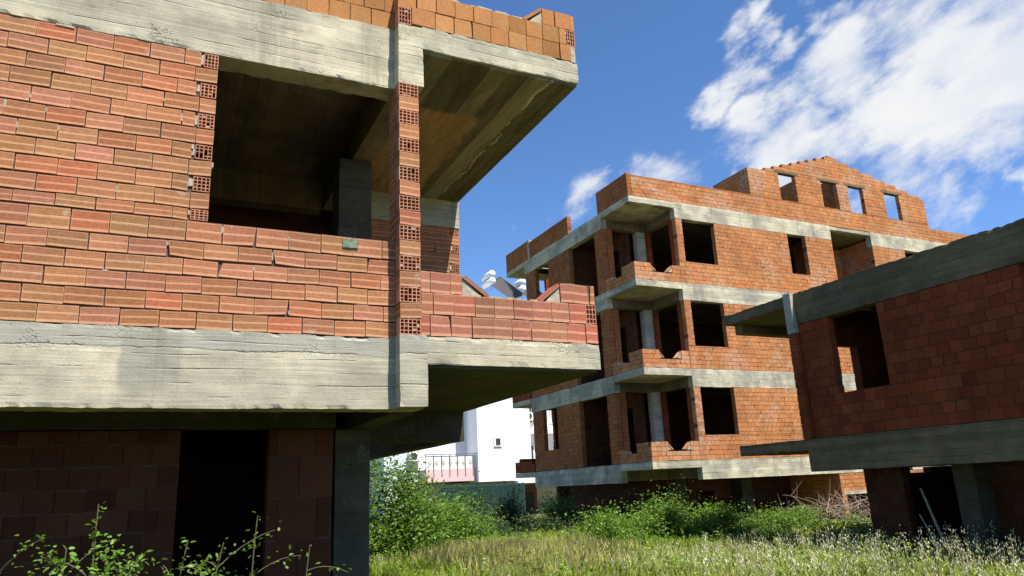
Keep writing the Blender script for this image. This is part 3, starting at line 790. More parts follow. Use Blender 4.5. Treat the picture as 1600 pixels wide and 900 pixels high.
# ground floor recess: walls and columns in shadow, plus the sunlit pier with a door under the loggias
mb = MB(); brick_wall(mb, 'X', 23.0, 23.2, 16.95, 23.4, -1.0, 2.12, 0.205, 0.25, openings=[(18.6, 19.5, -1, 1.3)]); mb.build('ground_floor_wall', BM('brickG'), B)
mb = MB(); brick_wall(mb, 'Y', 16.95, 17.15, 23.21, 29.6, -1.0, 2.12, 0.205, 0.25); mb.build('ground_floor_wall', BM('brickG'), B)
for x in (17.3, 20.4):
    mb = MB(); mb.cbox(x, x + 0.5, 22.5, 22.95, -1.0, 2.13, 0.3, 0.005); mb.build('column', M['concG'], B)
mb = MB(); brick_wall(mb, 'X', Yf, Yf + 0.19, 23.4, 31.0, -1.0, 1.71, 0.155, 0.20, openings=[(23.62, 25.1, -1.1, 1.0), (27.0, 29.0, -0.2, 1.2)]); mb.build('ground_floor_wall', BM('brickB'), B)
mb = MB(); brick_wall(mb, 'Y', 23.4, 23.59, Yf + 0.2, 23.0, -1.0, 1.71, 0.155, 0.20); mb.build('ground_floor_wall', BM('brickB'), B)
mb = MB(); mb.cbox(23.5, 25.2, Yf - 0.006, Yf + 0.196, 0.94, 1.06, 0.2, 0.004); mb.build('lintel', M['concB'], B)

# =================================================================== BUILDING C (right)
Cc = thing('unfinished_building', (17.0, 8.0, 0.0), 'shaded unfinished brick building at the right edge with a flat bare concrete top', 'building')
XC, YC0, YC1 = 12.6, 2.5, 11.55
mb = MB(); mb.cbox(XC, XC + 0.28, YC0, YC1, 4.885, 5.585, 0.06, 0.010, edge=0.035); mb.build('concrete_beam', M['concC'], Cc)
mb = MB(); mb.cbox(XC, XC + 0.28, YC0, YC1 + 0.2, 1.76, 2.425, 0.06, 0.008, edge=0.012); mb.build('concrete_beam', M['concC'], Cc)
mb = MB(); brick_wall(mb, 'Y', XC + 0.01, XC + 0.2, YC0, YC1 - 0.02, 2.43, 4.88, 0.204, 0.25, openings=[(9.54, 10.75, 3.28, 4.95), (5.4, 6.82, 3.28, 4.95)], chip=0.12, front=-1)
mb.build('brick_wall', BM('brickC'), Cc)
# corner pilaster standing proud of the flank
mb = MB(); mb.cbox(XC - 0.10, XC + 0.25, YC1 - 0.005, YC1 + 0.2, 4.70, 5.60, 0.1, 0.005); mb.build('pilaster_block', M['concL'], Cc)
mb = MB(); brick_wall(mb, 'Y', XC - 0.09, XC + 0.2, YC1 + 0.0, YC1 + 0.2, 2.43, 4.69, 0.155, 0.3); mb.build('brick_pilaster', BM('brickC'), Cc)
# corner balcony slabs
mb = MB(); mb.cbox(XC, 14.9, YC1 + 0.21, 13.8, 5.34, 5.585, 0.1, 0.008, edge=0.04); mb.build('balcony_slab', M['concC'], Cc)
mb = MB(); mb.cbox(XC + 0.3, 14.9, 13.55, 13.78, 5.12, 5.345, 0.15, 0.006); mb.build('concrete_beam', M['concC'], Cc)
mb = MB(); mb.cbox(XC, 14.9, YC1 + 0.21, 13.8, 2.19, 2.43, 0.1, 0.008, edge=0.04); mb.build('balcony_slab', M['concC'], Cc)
# rear wall with the opening one sees through
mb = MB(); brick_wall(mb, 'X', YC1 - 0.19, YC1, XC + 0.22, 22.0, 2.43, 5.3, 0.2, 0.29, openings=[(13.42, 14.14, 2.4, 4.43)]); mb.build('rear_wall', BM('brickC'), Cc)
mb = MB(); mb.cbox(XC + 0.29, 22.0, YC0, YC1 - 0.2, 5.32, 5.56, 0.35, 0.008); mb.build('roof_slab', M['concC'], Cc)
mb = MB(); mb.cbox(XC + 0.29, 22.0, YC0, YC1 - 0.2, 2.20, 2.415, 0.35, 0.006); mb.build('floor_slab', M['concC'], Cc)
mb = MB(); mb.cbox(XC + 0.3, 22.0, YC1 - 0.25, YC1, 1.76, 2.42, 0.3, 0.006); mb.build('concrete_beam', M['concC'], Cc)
mb = MB(); brick_wall(mb, 'Y', 15.2, 15.4, YC0, YC1 - 0.2, 2.43, 5.3, 0.2, 0.29); mb.build('partition_wall', BM('brickG'), Cc)
mb = MB(); brick_wall(mb, 'X', 8.6, 8.8, XC + 0.22, 15.2, 2.43, 5.3, 0.2, 0.29); mb.build('partition_wall', BM('brickG'), Cc)
mb = MB(); brick_wall(mb, 'Y', 21.8, 22.0, YC0, YC1, -0.8, 5.3, 0.2, 0.29); mb.build('side_wall', BM('brickC'), Cc)
mb = MB(); brick_wall(mb, 'X', YC0, YC0 + 0.2, XC + 0.22, 21.8, -0.8, 5.3, 0.2, 0.29); mb.build('side_wall', BM('brickC'), Cc)
# ground floor
mb = MB(); brick_wall(mb, 'Y', 13.8, 14.0, YC0, YC1 - 0.1, -0.8, 2.19, 0.205, 0.25, openings=[(9.3, 10.55, -0.9, 2.3), (6.6, 7.7, -0.9, 1.9)]); mb.build('ground_floor_wall', BM('brickG'), Cc)
mb = MB(); brick_wall(mb, 'X', YC1 - 0.2, YC1, 14.01, 22.0, -0.8, 1.755, 0.205, 0.25, openings=[(15.15, 15.85, 1.64, 1.8)]); mb.build('ground_floor_wall', BM('brickG'), Cc)
mb = MB(); mb.cbox(13.35, 13.79, 8.75, 9.15, -0.8, 2.19, 0.3, 0.005); mb.build('column', M['concG'], Cc)
mb = MB(); mb.cbox(13.35, 13.79, 5.0, 5.4, -0.8, 2.19, 0.3, 0.005); mb.build('column', M['concG'], Cc)

# =================================================================== BUILDING D (white block far behind)
D = thing('apartment_block', (21.0, 50.0, 0.0), 'finished white apartment block with a pink balcony, seen under the near balcony', 'building')
def part(name, mat, parent, *boxes):
    mb = MB()
    for b in boxes: mb.box(*b)
    return mb.build(name, mat, parent)
part('tower_wall', M['white'], D, (19.55, 23.5, 46.0, 58.0, 2.25, 14.6), )
part('wing_wall', M['white'], D, (15.9, 19.54, 48.0, 58.0, 2.3, 8.2))
part('left_wing_wall', M['blue'], D, (13.6, 15.88, 47.5, 58.0, -0.5, 6.4))
M['pinkpale'] = mat_plain('pale_pink_render', (0.74, 0.66, 0.66), 0.8, 0.05, 1.0)
part('right_wall', M['pinkpale'], D, (23.52, 29.5, 48.0, 58.0, 2.6, 14.2))
part('roof', M['greyr'], D, (19.3, 23.7, 45.8, 58.2, 14.61, 14.8), (23.71, 29.8, 47.6, 58.2, 14.21, 14.4))
part('ground_floor_wall', M['greyr'], D, (15.9, 29.5, 47.6, 58.0, -0.5, 2.24))
part('ledge', M['white'], D, (22.2, 29.6, 45.6, 47.59, 2.06, 2.24))
sw = part('window', M['acw'], D, (20.72, 21.3, 45.93, 45.995, 4.5, 5.15))
part('pane', M['glass'], sw, (20.85, 21.17, 45.9, 45.925, 4.62, 5.03))
for z in (3.2, 6.2, 9.2, 12.0):
    for x in (23.75, 26.2):
        w = part('window', M['acw'], D, (x, x + 1.0, 47.93, 47.995, z, z + 1.5))
        part('pane', M['glass'], w, (x + 0.1, x + 0.9, 47.9, 47.925, z + 0.1, z + 1.4))
    part('balcony_band', M['acw'], D, (23.55, 29.5, 47.4, 47.99, z - 0.75, z - 0.5))
part('rain_pipe', M['acw'], D, (23.52, 23.62, 47.8, 47.92, 2.6, 14.0))
part('rain_pipe', M['greyr'], D, (16.02, 16.12, 47.86, 47.98, -0.4, 8.0))
bal = part('balcony', M['pink'], D, (16.0, 19.54, 46.4, 47.99, 2.35, 3.15))
part('balustrade', M['acw'], bal, (16.05, 19.5, 46.42, 46.5, 3.16, 4.0))
mb = MB()
mb.box(16.0, 19.54, 46.36, 46.41, 4.06, 4.12)
for x in np.arange(16.02, 19.6, 0.55): mb.box(x, x + 0.04, 46.36, 46.40, 2.7, 4.06)
mb.build('railing', M['metal'], bal)
mb = MB()
for i in range(7):
    x = 16.35 + 0.47 * i
    mb = MB(); mb.tube([(x, 46.41, 3.6), (x, 46.395, 3.6)], 0.13, 10)
    mb.box(x - 0.02, x + 0.02, 46.398, 46.412, 3.35, 3.85); mb.build('ornament', M['greyr'], bal)
gd = part('garage_door', M['winedoor'], D, (22.75, 24.55, 47.5, 47.595, -0.4, 1.95))
part('door_opening', M['dark'], gd, (23.0, 24.3, 47.46, 47.495, -0.4, 1.45))
part('garage_pillar', M['pink'], D, (22.3, 22.7, 47.2, 47.59, -0.4, 1.4))

def air_con(x, y, z, label):
    t = thing('air_conditioner', (x, y, z), label, 'air conditioner', 'air conditioners on the white apartment block')
    part('casing', M['acw'], t, (x, x + 0.85, y - 0.34, y - 0.02, z, z + 0.6))
    mb = MB(); mb.tube([(x + 0.33, y - 0.345, z + 0.3), (x + 0.33, y - 0.36, z + 0.3)], 0.22, 16); mb.build('fan_grille', M['dark'], t)
    part('bracket', M['metal'], t, (x + 0.1, x + 0.14, y - 0.34, y, z - 0.06, z - 0.002), (x + 0.7, x + 0.74, y - 0.34, y, z - 0.06, z - 0.002))
air_con(15.2, 47.5, 3.75, 'white air conditioner unit on the pale blue wing wall left of the pink balcony')
air_con(24.0, 48.0, 6.4, 'white air conditioner unit high beside the rain pipe of the white block')

def solar(x, y, z, label):
    t = thing('solar_water_heater', (x, y, z), label, 'solar heater', 'solar water heaters on the roof')
    for dz in (0.35, 0.87):
        mb = MB(); mb.tube([(x, y - 0.75, z + dz), (x, y + 0.75, z + dz)], 0.245, 16); mb.build('tank', M['tank'], t, True)
        mb = MB(); mb.box(x - 0.02, x + 0.02, y - 0.765, y - 0.752, z + dz - 0.24, z + dz + 0.24); mb.build('tank_seam', M['metal'], t)
    mb = MB(); c = []
    for (a, b, cc) in ((0, 0, 0), (1, 0, 0), (0, 1, 0), (1, 1, 0), (0, 0, 1), (1, 0, 1), (0, 1, 1), (1, 1, 1)):
        px = x + 0.5 + 1.9 * a; pz = z + 0.55 - 1.15 * a + 0.08 * cc
        c.append((px, y - 0.95 + 1.9 * b, pz))
    mb.hexa(c); mb.build('collector_panel', M['panel'], t)
    mb = MB()
    for yy in (y - 0.97, y + 0.96):
        mb.tube([(x + 0.42, yy, z + 0.66), (x + 2.42, yy, z - 0.54)], 0.035, 6)
        mb.tube([(x, yy * 0.5 + y * 0.5, z + 0.9), (x, yy * 0.5 + y * 0.5, z - 1.2)], 0.03, 6)
        mb.tube([(x + 2.3, yy, z - 0.5), (x + 2.3, yy, z - 1.2)], 0.03, 6)
    mb.build('frame', M['metal'], t)
solar(21.45, 47.5, 16.0, 'solar water heater with two white tanks, fully visible above the brick balcony')
solar(23.9, 47.5, 15.6, 'solar water heater half hidden by the far building’s corner pier'.replace('’', "'"))

# dark green fence in front of the block
F = thing('metal_fence', (19.5, 45.0, -0.4), 'dark green metal bar fence in front of the white apartment block', 'fence')
mb = MB()
for i in range(64):
    x = 16.5 + i * 0.092
    mb.box(x, x + 0.035, 44.98, 45.01, -0.4, 2.1)
mb.build('bars', M['darkgreen'], F)
part('rail', M['darkgreen'], F, (16.45, 22.4, 45.012, 45.05, 2.0, 2.07))
part('rail', M['darkgreen'], F, (16.45, 22.4, 45.012, 45.05, 0.3, 0.37))
part('back_sheet', M['darkgreen'], F, (16.45, 22.4, 45.06, 45.08, -0.4, 1.95))

# =================================================================== ground
def gz(x, y):
    return 0.10 * noise.noise(Vector((x * 0.15, y * 0.15, 0))) + 0.05 * noise.noise(Vector((x * 0.6, y * 0.6, 3)))
def make_ground():
    xs = np.concatenate([np.linspace(-400, -30, 14), np.linspace(-25, 45, 71), np.linspace(50, 400, 14)])
    ys = np.concatenate([np.linspace(-400, -30, 14), np.linspace(-25, 60, 86), np.linspace(65, 400, 14)])
    nx = len(xs)
    vs = [(x, y, gz(x, y)) for y in ys for x in xs]
    fs = [(j * nx + i, j * nx + i + 1, (j + 1) * nx + i + 1, (j + 1) * nx + i) for j in range(len(ys) - 1) for i in range(nx - 1)]
    me = bpy.data.meshes.new('ground'); me.from_pydata(vs, [], fs); me.materials.append(M['ground'])
    me.polygons.foreach_set('use_smooth', np.ones(len(fs), dtype=bool))
    o = bpy.data.objects.new('ground', me); COL.objects.link(o)
    tag(o, kind='structure')
make_ground()

# =================================================================== vegetation
def np_mesh(name, V, faces_per, mat, parent=None, k=4):
    """V: (n,k,3) polygons"""
    n = V.shape[0]
    me = bpy.data.meshes.new(name)
    off = np.array(world_loc(parent)) if parent is not None else np.zeros(3)
    me.vertices.add(n * k); me.vertices.foreach_set('co', (V - off).astype(np.float32).ravel())
    me.loops.add(n * k); me.loops.foreach_set('vertex_index', np.arange(n * k, dtype=np.int32))
    me.polygons.add(n); me.polygons.foreach_set('loop_start', np.arange(0, n * k, k, dtype=np.int32))
    me.materials.append(mat)
    me.update(calc_edges=True); me.validate()
    o = bpy.data.objects.new(name, me); COL.objects.link(o)
    if parent is not None: o.parent = parent
    return o

def leaf_polys(P0, size, up_bias=0.6, aspect=0.6):
    """leaf-shaped six-sided polygons, each randomly turned"""
    n = len(P0)
    d = rng.normal(size=(n, 3)); d[:, 2] = d[:, 2] * 0.6
    d /= np.linalg.norm(d, axis=1)[:, None]
    nr = rng.normal(size=(n, 3)); nr[:, 2] = np.abs(nr[:, 2]) + up_bias
    nr -= (nr * d).sum(1)[:, None] * d
    nr /= np.linalg.norm(nr, axis=1)[:, None]
    w = np.cross(nr, d)
    s = (size * rng.uniform(0.6, 1.3, n))[:, None]
    a = aspect
    prof = [(0, 0, 0), (0.3, 0.42, 0.05), (0.7, 0.36, 0.02), (1.0, 0, -0.12), (0.7, -0.36, 0.02), (0.3, -0.42, 0.05)]
    return np.stack([P0 + d * s * t + w * s * (q * a) + nr * s * h for t, q, h in prof], axis=1)

def bush(name, label, cat, c, r, nleaf, size, mat, canes=20, group=None, gap=0.5, clumps=40):
    t = thing(name, (c[0], c[1], gz(c[0], c[1])), label, cat, group)
    zb = gz(c[0], c[1]) - 0.1
    # clump centres on an uneven dome
    cc = []
    while len(cc) < clumps:
        v = rng.normal(size=3); v /= np.linalg.norm(v); v[2] = abs(v[2])
        rad = (0.45 + 0.55 * rng.random() ** 0.5) * (0.8 + 0.35 * noise.noise(Vector(v * 2.1) + Vector((c[0], c[1], 0))))
        cc.append((c[0] + v[0] * r[0] * rad, c[1] + v[1] * r[1] * rad, zb + max(0.12, v[2] * r[2] * rad)))
    cc = np.array(cc)
    idx = rng.integers(0, clumps, nleaf)
    sc = rng.uniform(0.5, 1.25, clumps)[idx][:, None]
    P0 = cc[idx] + rng.normal(size=(nleaf, 3)) * np.array([r[0], r[1], r[2] * 0.75]) * 0.19 * sc
    # sprigs standing out of the outline
    ns = max(6, nleaf // 160); extra = []
    for _ in range(ns):
        b = cc[rng.integers(0, clumps)]
        dr = rng.normal(size=3) * 0.6; dr[2] = abs(dr[2]) + 0.7; dr /= np.linalg.norm(dr)
        L = rng.uniform(0.15, 0.4) * r[2]
        m = 10
        s = np.linspace(0.2, 1, m)[:, None]
        extra.append(b + dr * L * s + rng.normal(size=(m, 3)) * size * 0.5)
    P0 = np.concatenate([P0] + extra)
    P0[:, 2] = np.maximum(P0[:, 2], zb + 0.03)
    np_mesh('foliage', leaf_polys(P0, size, 1.1), 1, mat, t, 6)
    mb = MB()
    for i in range(canes):
        e = cc[rng.integers(0, clumps)]
        b = (c[0] + rng.normal() * r[0] * 0.25, c[1] + rng.normal() * r[1] * 0.25, zb)
        mid = ((b[0] * 0.6 + e[0] * 0.4), (b[1] * 0.6 + e[1] * 0.4), zb + (e[2] - zb) * 0.8)
        pts = []
        for s in np.linspace(0, 1, 7):
            pts.append(tuple((1 - s) ** 2 * np.array(b) + 2 * s * (1 - s) * np.array(mid) + s * s * e))
        mb.tube(pts, 0.016, 5, r1=0.005)
    mb.build('stems', M['cane'], t)
    return t

bush('shrub', 'tall leafy light green shrub growing against the dark ground floor column of the near building', 'shrub', (5.35, 17.6), (1.35, 1.3, 2.95), 17000, 0.085, M['leafL'], 24, clumps=90)
bush('shrub', 'lower spreading shrub sloping down right of the tall shrub', 'shrub', (7.2, 18.6), (1.5, 1.2, 1.75), 11000, 0.08, M['leafL'], 14, clumps=50)
bush('hedge_shrub', 'dark shrub in front of the left half of the green metal fence', 'shrub', (10.9, 27.5), (1.7, 1.4, 1.75), 6000, 0.085, M['leafD'], 10, 'dark shrubs in front of the white block')
bush('hedge_shrub', 'dark round shrub in front of the right end of the green metal fence', 'shrub', (13.2, 28.5), (1.6, 1.3, 1.75), 6000, 0.085, M['leafD'], 10, 'dark shrubs in front of the white block')
bush('hedge_shrub', 'low dark shrub between the sloping shrub and the far hedge', 'shrub', (9.6, 22.5), (1.7, 1.2, 1.05), 5000, 0.075, M['leafD'], 10, 'dark shrubs in front of the white block')
bush('hedge_shrub', 'dark low shrub before the wine red garage door', 'shrub', (12.2, 23.0), (1.6, 1.2, 0.95), 5000, 0.075, M['leafD'], 10, 'dark shrubs in front of the white block')
bush('shrub', 'round green shrub under the overhanging left corner of the tall building', 'shrub', (14.2, 25.6), (1.2, 1.2, 1.8), 7000, 0.08, M['leafM'], 12, clumps=55)
brs = [((10.3, 15.8), (1.25, 1.0, 1.12), 'bramble bush at the left end of the row before the tall building'),
       ((11.9, 16.2), (1.3, 1.0, 1.28), 'bushiest bramble of the row, below the lowest left corner balcony'),
       ((13.5, 16.2), (1.3, 1.0, 1.15), 'bramble bush in the middle of the row with bare arching canes behind it'),
       ((14.6, 15.4), (1.2, 0.9, 0.85), 'low bramble bush right of the middle one, half in shade'),
       ((16.6, 16.4), (1.3, 1.0, 0.95), 'bramble bush at the right of the row, beside the heap of dead branches')]
for c, r, lb in brs:
    bush('bramble_bush', lb, 'bramble', c, (r[0] * 1.1, r[1], r[2] * 1.12), 12000, 0.065, M['leafL'], 22, 'row of bramble bushes', clumps=60)
bush('bramble_bush', 'dark bramble bush in the shadow of the right hand building', 'bramble', (14.6, 13.2), (1.2, 0.9, 0.75), 5000, 0.06, M['leafM'], 16, 'row of bramble bushes', clumps=50)
bush('bramble_bush', 'shaded bramble bush beneath the heap of dead branches', 'bramble', (16.6, 14.0), (1.2, 0.9, 0.85), 5000, 0.06, M['leafM'], 16, 'row of bramble bushes', clumps=50)

# heap of dead branches
def brush(c):
    t = thing('brush_pile', (c[0], c[1], 0), 'tangled heap of dead reddish grey branches between the brambles and the right hand building', 'branches')
    mb = MB()
    for i in range(70):
        a = rng.uniform(0, 2 * math.pi); L = rng.uniform(0.7, 2.0)
        b = np.array([c[0] + rng.normal() * 0.55, c[1] + rng.normal() * 0.4, rng.uniform(0.25, 0.8)])
        dr = np.array([math.cos(a), math.sin(a) * 0.6, rng.uniform(0.1, 0.8)]); dr /= np.linalg.norm(dr)
        sag = rng.uniform(0.2, 0.9)
        pts = [tuple(b + dr * L * s + np.array([0, 0, -sag * s * s * L * 0.6]) + rng.normal(size=3) * 0.015) for s in np.linspace(0, 1, 8)]
        mb.tube(pts, rng.uniform(0.008, 0.018), 5, r1=0.004)
        for k in range(3):
            s = rng.uniform(0.3, 0.9); q = b + dr * L * s + np.array([0, 0, -sag * s * s * L * 0.6])
            e = q + rng.normal(size=3) * 0.28 + np.array([0, 0, 0.12])
            mb.tube([tuple(q), tuple((q + e) / 2 + rng.normal(size=3) * 0.03), tuple(e)], 0.006, 4, r1=0.002)
    mb.build('branches', M['twig'], t)
brush((19.2, 16.6))

# leaning plank by the right building's door
t = thing('plank', (13.6, 9.9, 0), 'pale splintered plank leaning in the dark doorway of the right hand building', 'plank')
mb = MB()
c0 = Vector((13.55, 9.55, -0.1)); c1 = Vector((13.62, 10.05, 1.35))
mb.tube([c0, (c0 + c1) / 2 + Vector((0.02, 0.03, 0)), c1], 0.035, 4, r1=0.022)
mb.tube([c0 + Vector((0, .12, 0)), c1 + Vector((0, 0.12, -0.5))], 0.02, 4, r1=0.015)
mb.build('board', M['plank'], t)

# foreground bramble shoots against the dark ground floor
def shoot(x, y, top, label, lean=(0, 0), nbr=5, sz=0.05, leaves=90):
    t = thing('bramble_shoot', (x, y, gz(x, y)), label, 'bramble', 'bramble shoots in front of the near building')
    z0 = gz(x, y); mb = MB(); Pts = []
    main = []
    for s in np.linspace(0, 1, 10):
        main.append(np.array([x + lean[0] * s * s + 0.02 * math.sin(5 * s + x), y + lean[1] * s * s, z0 + (top - z0) * (s - 0.12 * s ** 4 * abs(lean[0]) * 4)]))
    mb.tube([tuple(p) for p in main], 0.008, 6, r1=0.003)
    for i in range(nbr):
        s = rng.uniform(0.45, 0.98); k = int(s * 9); b = main[k]
        a = rng.uniform(0, 2 * math.pi); L = rng.uniform(0.12, 0.38)
        e = b + np.array([math.cos(a) * L, math.sin(a) * L * 0.6, rng.uniform(-0.05, 0.22)])
        mid = (b + e) / 2 + np.array([0, 0, 0.06])
        pts = [tuple((1 - q) ** 2 * b + 2 * q * (1 - q) * mid + q * q * e) for q in np.linspace(0, 1, 6)]
        mb.tube(pts, 0.004, 5, r1=0.002)
        for q in rng.uniform(0.3, 1.05, leaves // nbr):
            p = (1 - q) ** 2 * b + 2 * q * (1 - q) * mid + q * q * e
            Pts.append(p + rng.normal(size=3) * 0.026)
    for s in rng.uniform(0.5, 1.0, leaves // 3):
        k = min(8, int(s * 9)); Pts.append(main[k] + (main[k + 1] - main[k]) * rng.random() + rng.normal(size=3) * 0.02)
    mb.build('stem', M['cane'], t)
    np_mesh('leaves', leaf_polys(np.array(Pts), sz, 0.8, 0.62), 1, M['leafL'], t, 6)
shoot(-0.22, 4.5, 1.72, 'tallest bramble shoot, before the dark ground floor at the lower left', (0.02, 0.0), 12, 0.036, 285)
shoot(-0.14, 4.7, 1.52, 'dense leafy shoot at the foot of the tallest shoot', (0.1, 0), 10, 0.036, 247)
shoot(-0.52, 4.5, 1.60, 'arching shoot in the lower left corner of the picture', (-0.15, 0), 9, 0.032, 152)
shoot(-0.38, 4.6, 1.53, 'short shoot between the corner shoot and the tallest shoot', (0.05, 0), 9, 0.032, 171)
shoot(0.14, 4.6, 1.57, 'leafy shoot just left of the dark doorway', (0.1, 0), 9, 0.032, 152)
shoot(0.32, 4.8, 1.55, 'low leaning shoot below the dark doorway', (0.12, 0), 8, 0.029, 133)
shoot(0.60, 4.9, 1.62, 'slim upright shoot before the dark doorway', (0.03, 0), 9, 0.029, 152)
shoot(0.93, 5.0, 1.42, 'tiny shoot at the foot of the dark column', (0.03, 0), 7, 0.029, 76)

# meadow grass, dry grass and wild oats
def blades(n, region, hmin, hmax, w, mat, name, label, dens=None, bend=0.6):
    x0, x1, y0, y1 = region
    X = []
    while len(X) < n:
        x = rng.uniform(x0, x1); y = rng.uniform(y0, y1)
        if dens is None or rng.random() < dens(x, y): X.append((x, y))
    X = np.array(X)
    z = np.array([gz(a, b) for a, b in X])
    h = rng.uniform(hmin, hmax, n) * (0.75 + 0.5 * np.array([0.5 + 0.5 * noise.noise(Vector((a * 0.9, b * 0.9, 9))) for a, b in X]))
    an = rng.uniform(0, 2 * np.pi, n); b = rng.uniform(0.05, bend, n) * h
    d = np.stack([np.cos(an), np.sin(an), np.zeros(n)], 1)
    s = np.stack([-np.sin(an), np.cos(an), np.zeros(n)], 1) * (w * rng.uniform(0.6, 1.4, n))[:, None]
    base = np.stack([X[:, 0], X[:, 1], z - 0.02], 1); up = np.array([0, 0, 1.0])
    p1 = base + up * (h * 0.55)[:, None] + d * (b * 0.3)[:, None]
    p2 = base + up * h[:, None] + d * b[:, None]
    V = np.stack([base - s, base + s, p1 + s * 0.8, p2, p1 - s * 0.8], 1)
    return np_mesh(name, V, 1, mat, None, 5), p2
def in_free(x, y):
    if -6 < x < 4.3 and 6.4 < y < 15.6: return 0.0
    if x > 12.7 and y < 13.9: return 0.0 if x > 13.6 else 0.4
    if x > 15 and y > 20: return 0.0
    return 1.0
def vis(x, y):
    # keep to the meadow the picture looks at and its surroundings
    if y < 3 and x < 3: return 0.15
    return in_free(x, y)
g1, _ = blades(95000, (1.5, 18, 4, 24), 0.16, 0.44, 0.006, M['grass'], 'meadow_grass', '', vis)
tag(g1, 'green meadow grass covering the ground between the buildings', 'grass', kind='stuff')
def drydens(x, y):
    k = noise.noise(Vector((x * 0.45, y * 0.45, 5)))
    return vis(x, y) * (0.95 if k > 0.12 else 0.12)
g2, tips = blades(8000, (1.5, 16, 5, 22), 0.28, 0.52, 0.004, M['straw'], 'dry_grass', '', drydens, 0.25)
tag(g2, 'pale dry grass stalks standing among the green meadow grass', 'grass', kind='stuff')
g3, _ = blades(14000, (-4, 2.5, -2, 8), 0.25, 0.55, 0.006, M['verge'], 'unseen_verge_grass', '', None)
tag(g3, 'green grass growing at the foot of the near building', 'grass', kind='stuff')
g4, _ = blades(13000, (5.2, 9.6, 12.0, 18.0), 0.34, 0.64, 0.003, M['straw'], 'dry_grass', '', lambda x, y: math.exp(-((x - 7.2) / 1.4) ** 2 - ((y - 15.2) / 2.2) ** 2), 0.4)
tag(g4, 'patch of tall straw coloured grass before the tall light green shrub', 'grass', kind='stuff')
# broad-leaved weeds between the blades
def weeds(n, region):
    x0, x1, y0, y1 = region
    X = []
    while len(X) < n:
        x = rng.uniform(x0, x1); y = rng.uniform(y0, y1)
        k = noise.noise(Vector((x * 0.6, y * 0.6, 21)))
        if rng.random() < vis(x, y) * (0.9 if k > 0.0 else 0.3): X.append((x, y, gz(x, y) + rng.uniform(0.10, 0.30) + 0.16 * max(0, k)))
    o = np_mesh('meadow_weeds', leaf_polys(np.array(X), 0.05, 2.0, 0.5), 1, M['weed'], None, 6)
    tag(o, 'fresh green low weeds growing through the meadow grass', 'weeds', kind='stuff')
M['weed'] = mat_leaf('fresh_weed_leaf', [(0.17, 0.28, 0.03), (0.22, 0.32, 0.045), (0.28, 0.34, 0.06), (0.12, 0.22, 0.03)], 0.45)
weeds(80000, (1.5, 17, 6, 24))
# taller stalky weeds standing out of the meadow
def tall_weeds(n):
    P_, st = [], []
    k = 0
    while k < n:
        x = rng.uniform(3.5, 14.5); y = rng.uniform(8.5, 19.0)
        q = noise.noise(Vector((x * 0.55, y * 0.55, 33)))
        if rng.random() > vis(x, y) * (1.0 if q > 0.05 else 0.18): continue
        k += 1
        z = gz(x, y); h = rng.uniform(0.40, 0.80) * (0.85 + 0.5 * max(0, q))
        tip = np.array([x + rng.normal() * 0.08, y + rng.normal() * 0.08, z + h]); base = np.array([x, y, z])
        s_ = np.array([0.004, 0.002, 0])
        mid = base * 0.45 + tip * 0.55
        st.append(np.stack([base - s_, base + s_, mid + s_ * .8, tip, mid - s_ * .8]))
        m = rng.integers(14, 30)
        for u in rng.uniform(0.25, 1.0, m):
            P_.append(base * (1 - u) + tip * u + rng.normal(size=3) * 0.035 * (1.3 - u))
    o = np_mesh('tall_weeds', leaf_polys(np.array(P_), 0.055, 0.9, 0.42), 1, M['weed'], None, 6)
    o2 = np_mesh('weed_stalks', np.array(st), 1, M['grass'], o, 5)
    tag(o, 'taller stalky green weeds standing out of the meadow grass', 'weeds', kind='stuff')
tall_weeds(900)
# wild oats: nodding pale spikelets on thin stalks
def oats(n, region, name):
    x0, x1, y0, y1 = region
    polys = []; st = []
    for i in range(n):
        x = rng.uniform(x0, x1); y = rng.uniform(y0, y1)
        if rng.random() > vis(x, y): continue
        z = gz(x, y); h = rng.uniform(0.5, 0.82) * (0.8 + 0.4 * (0.5 + 0.5 * noise.noise(Vector((x * 1.3, y * 1.3, 2)))))
        a = rng.uniform(0, 6.28); b = rng.uniform(0.03, 0.2) * h
        tip = np.array([x + math.cos(a) * b, y + math.sin(a) * b, z + h]); base = np.array([x, y, z])
        s = np.array([0.0025, 0.001, 0])
        st.append(np.stack([base - s, base + s, (base * .4 + tip * .6) + s * .8, tip, (base * .4 + tip * .6) - s * .8]))
        m = rng.integers(7, 16)
        for q in rng.uniform(0.68, 1.0, m):
            p = base * (1 - q) + tip * q
            an = rng.uniform(0, 6.28); L = rng.uniform(0.02, 0.07)
            o = p + np.array([math.cos(an) * L, math.sin(an) * L, rng.uniform(-0.01, 0.03)])
            ln = rng.uniform(0.024, 0.040); dn = np.array([rng.normal() * 0.4, rng.normal() * 0.4, -1.0]); dn /= np.linalg.norm(dn)
            sd = np.array([math.cos(an + 1.57), math.sin(an + 1.57), 0]) * ln * 0.22
            polys.append(np.stack([o, o + dn * ln * .4 + sd, o + dn * ln * .8 + sd * .6, o + dn * ln * 1.2, o + dn * ln * .8 - sd * .6, o + dn * ln * .4 - sd]))
    o1 = np_mesh(name, np.array(polys), 1, M['oat'], None, 6)
    o2 = np_mesh('oat_stalks', np.array(st), 1, M['straw'], o1, 5)
    tag(o1, 'pale wild oat heads nodding in front of the right hand building', 'wild oats', kind='stuff')
oats(900, (7.0, 12.5, 4.5, 11.5), 'wild_oats')

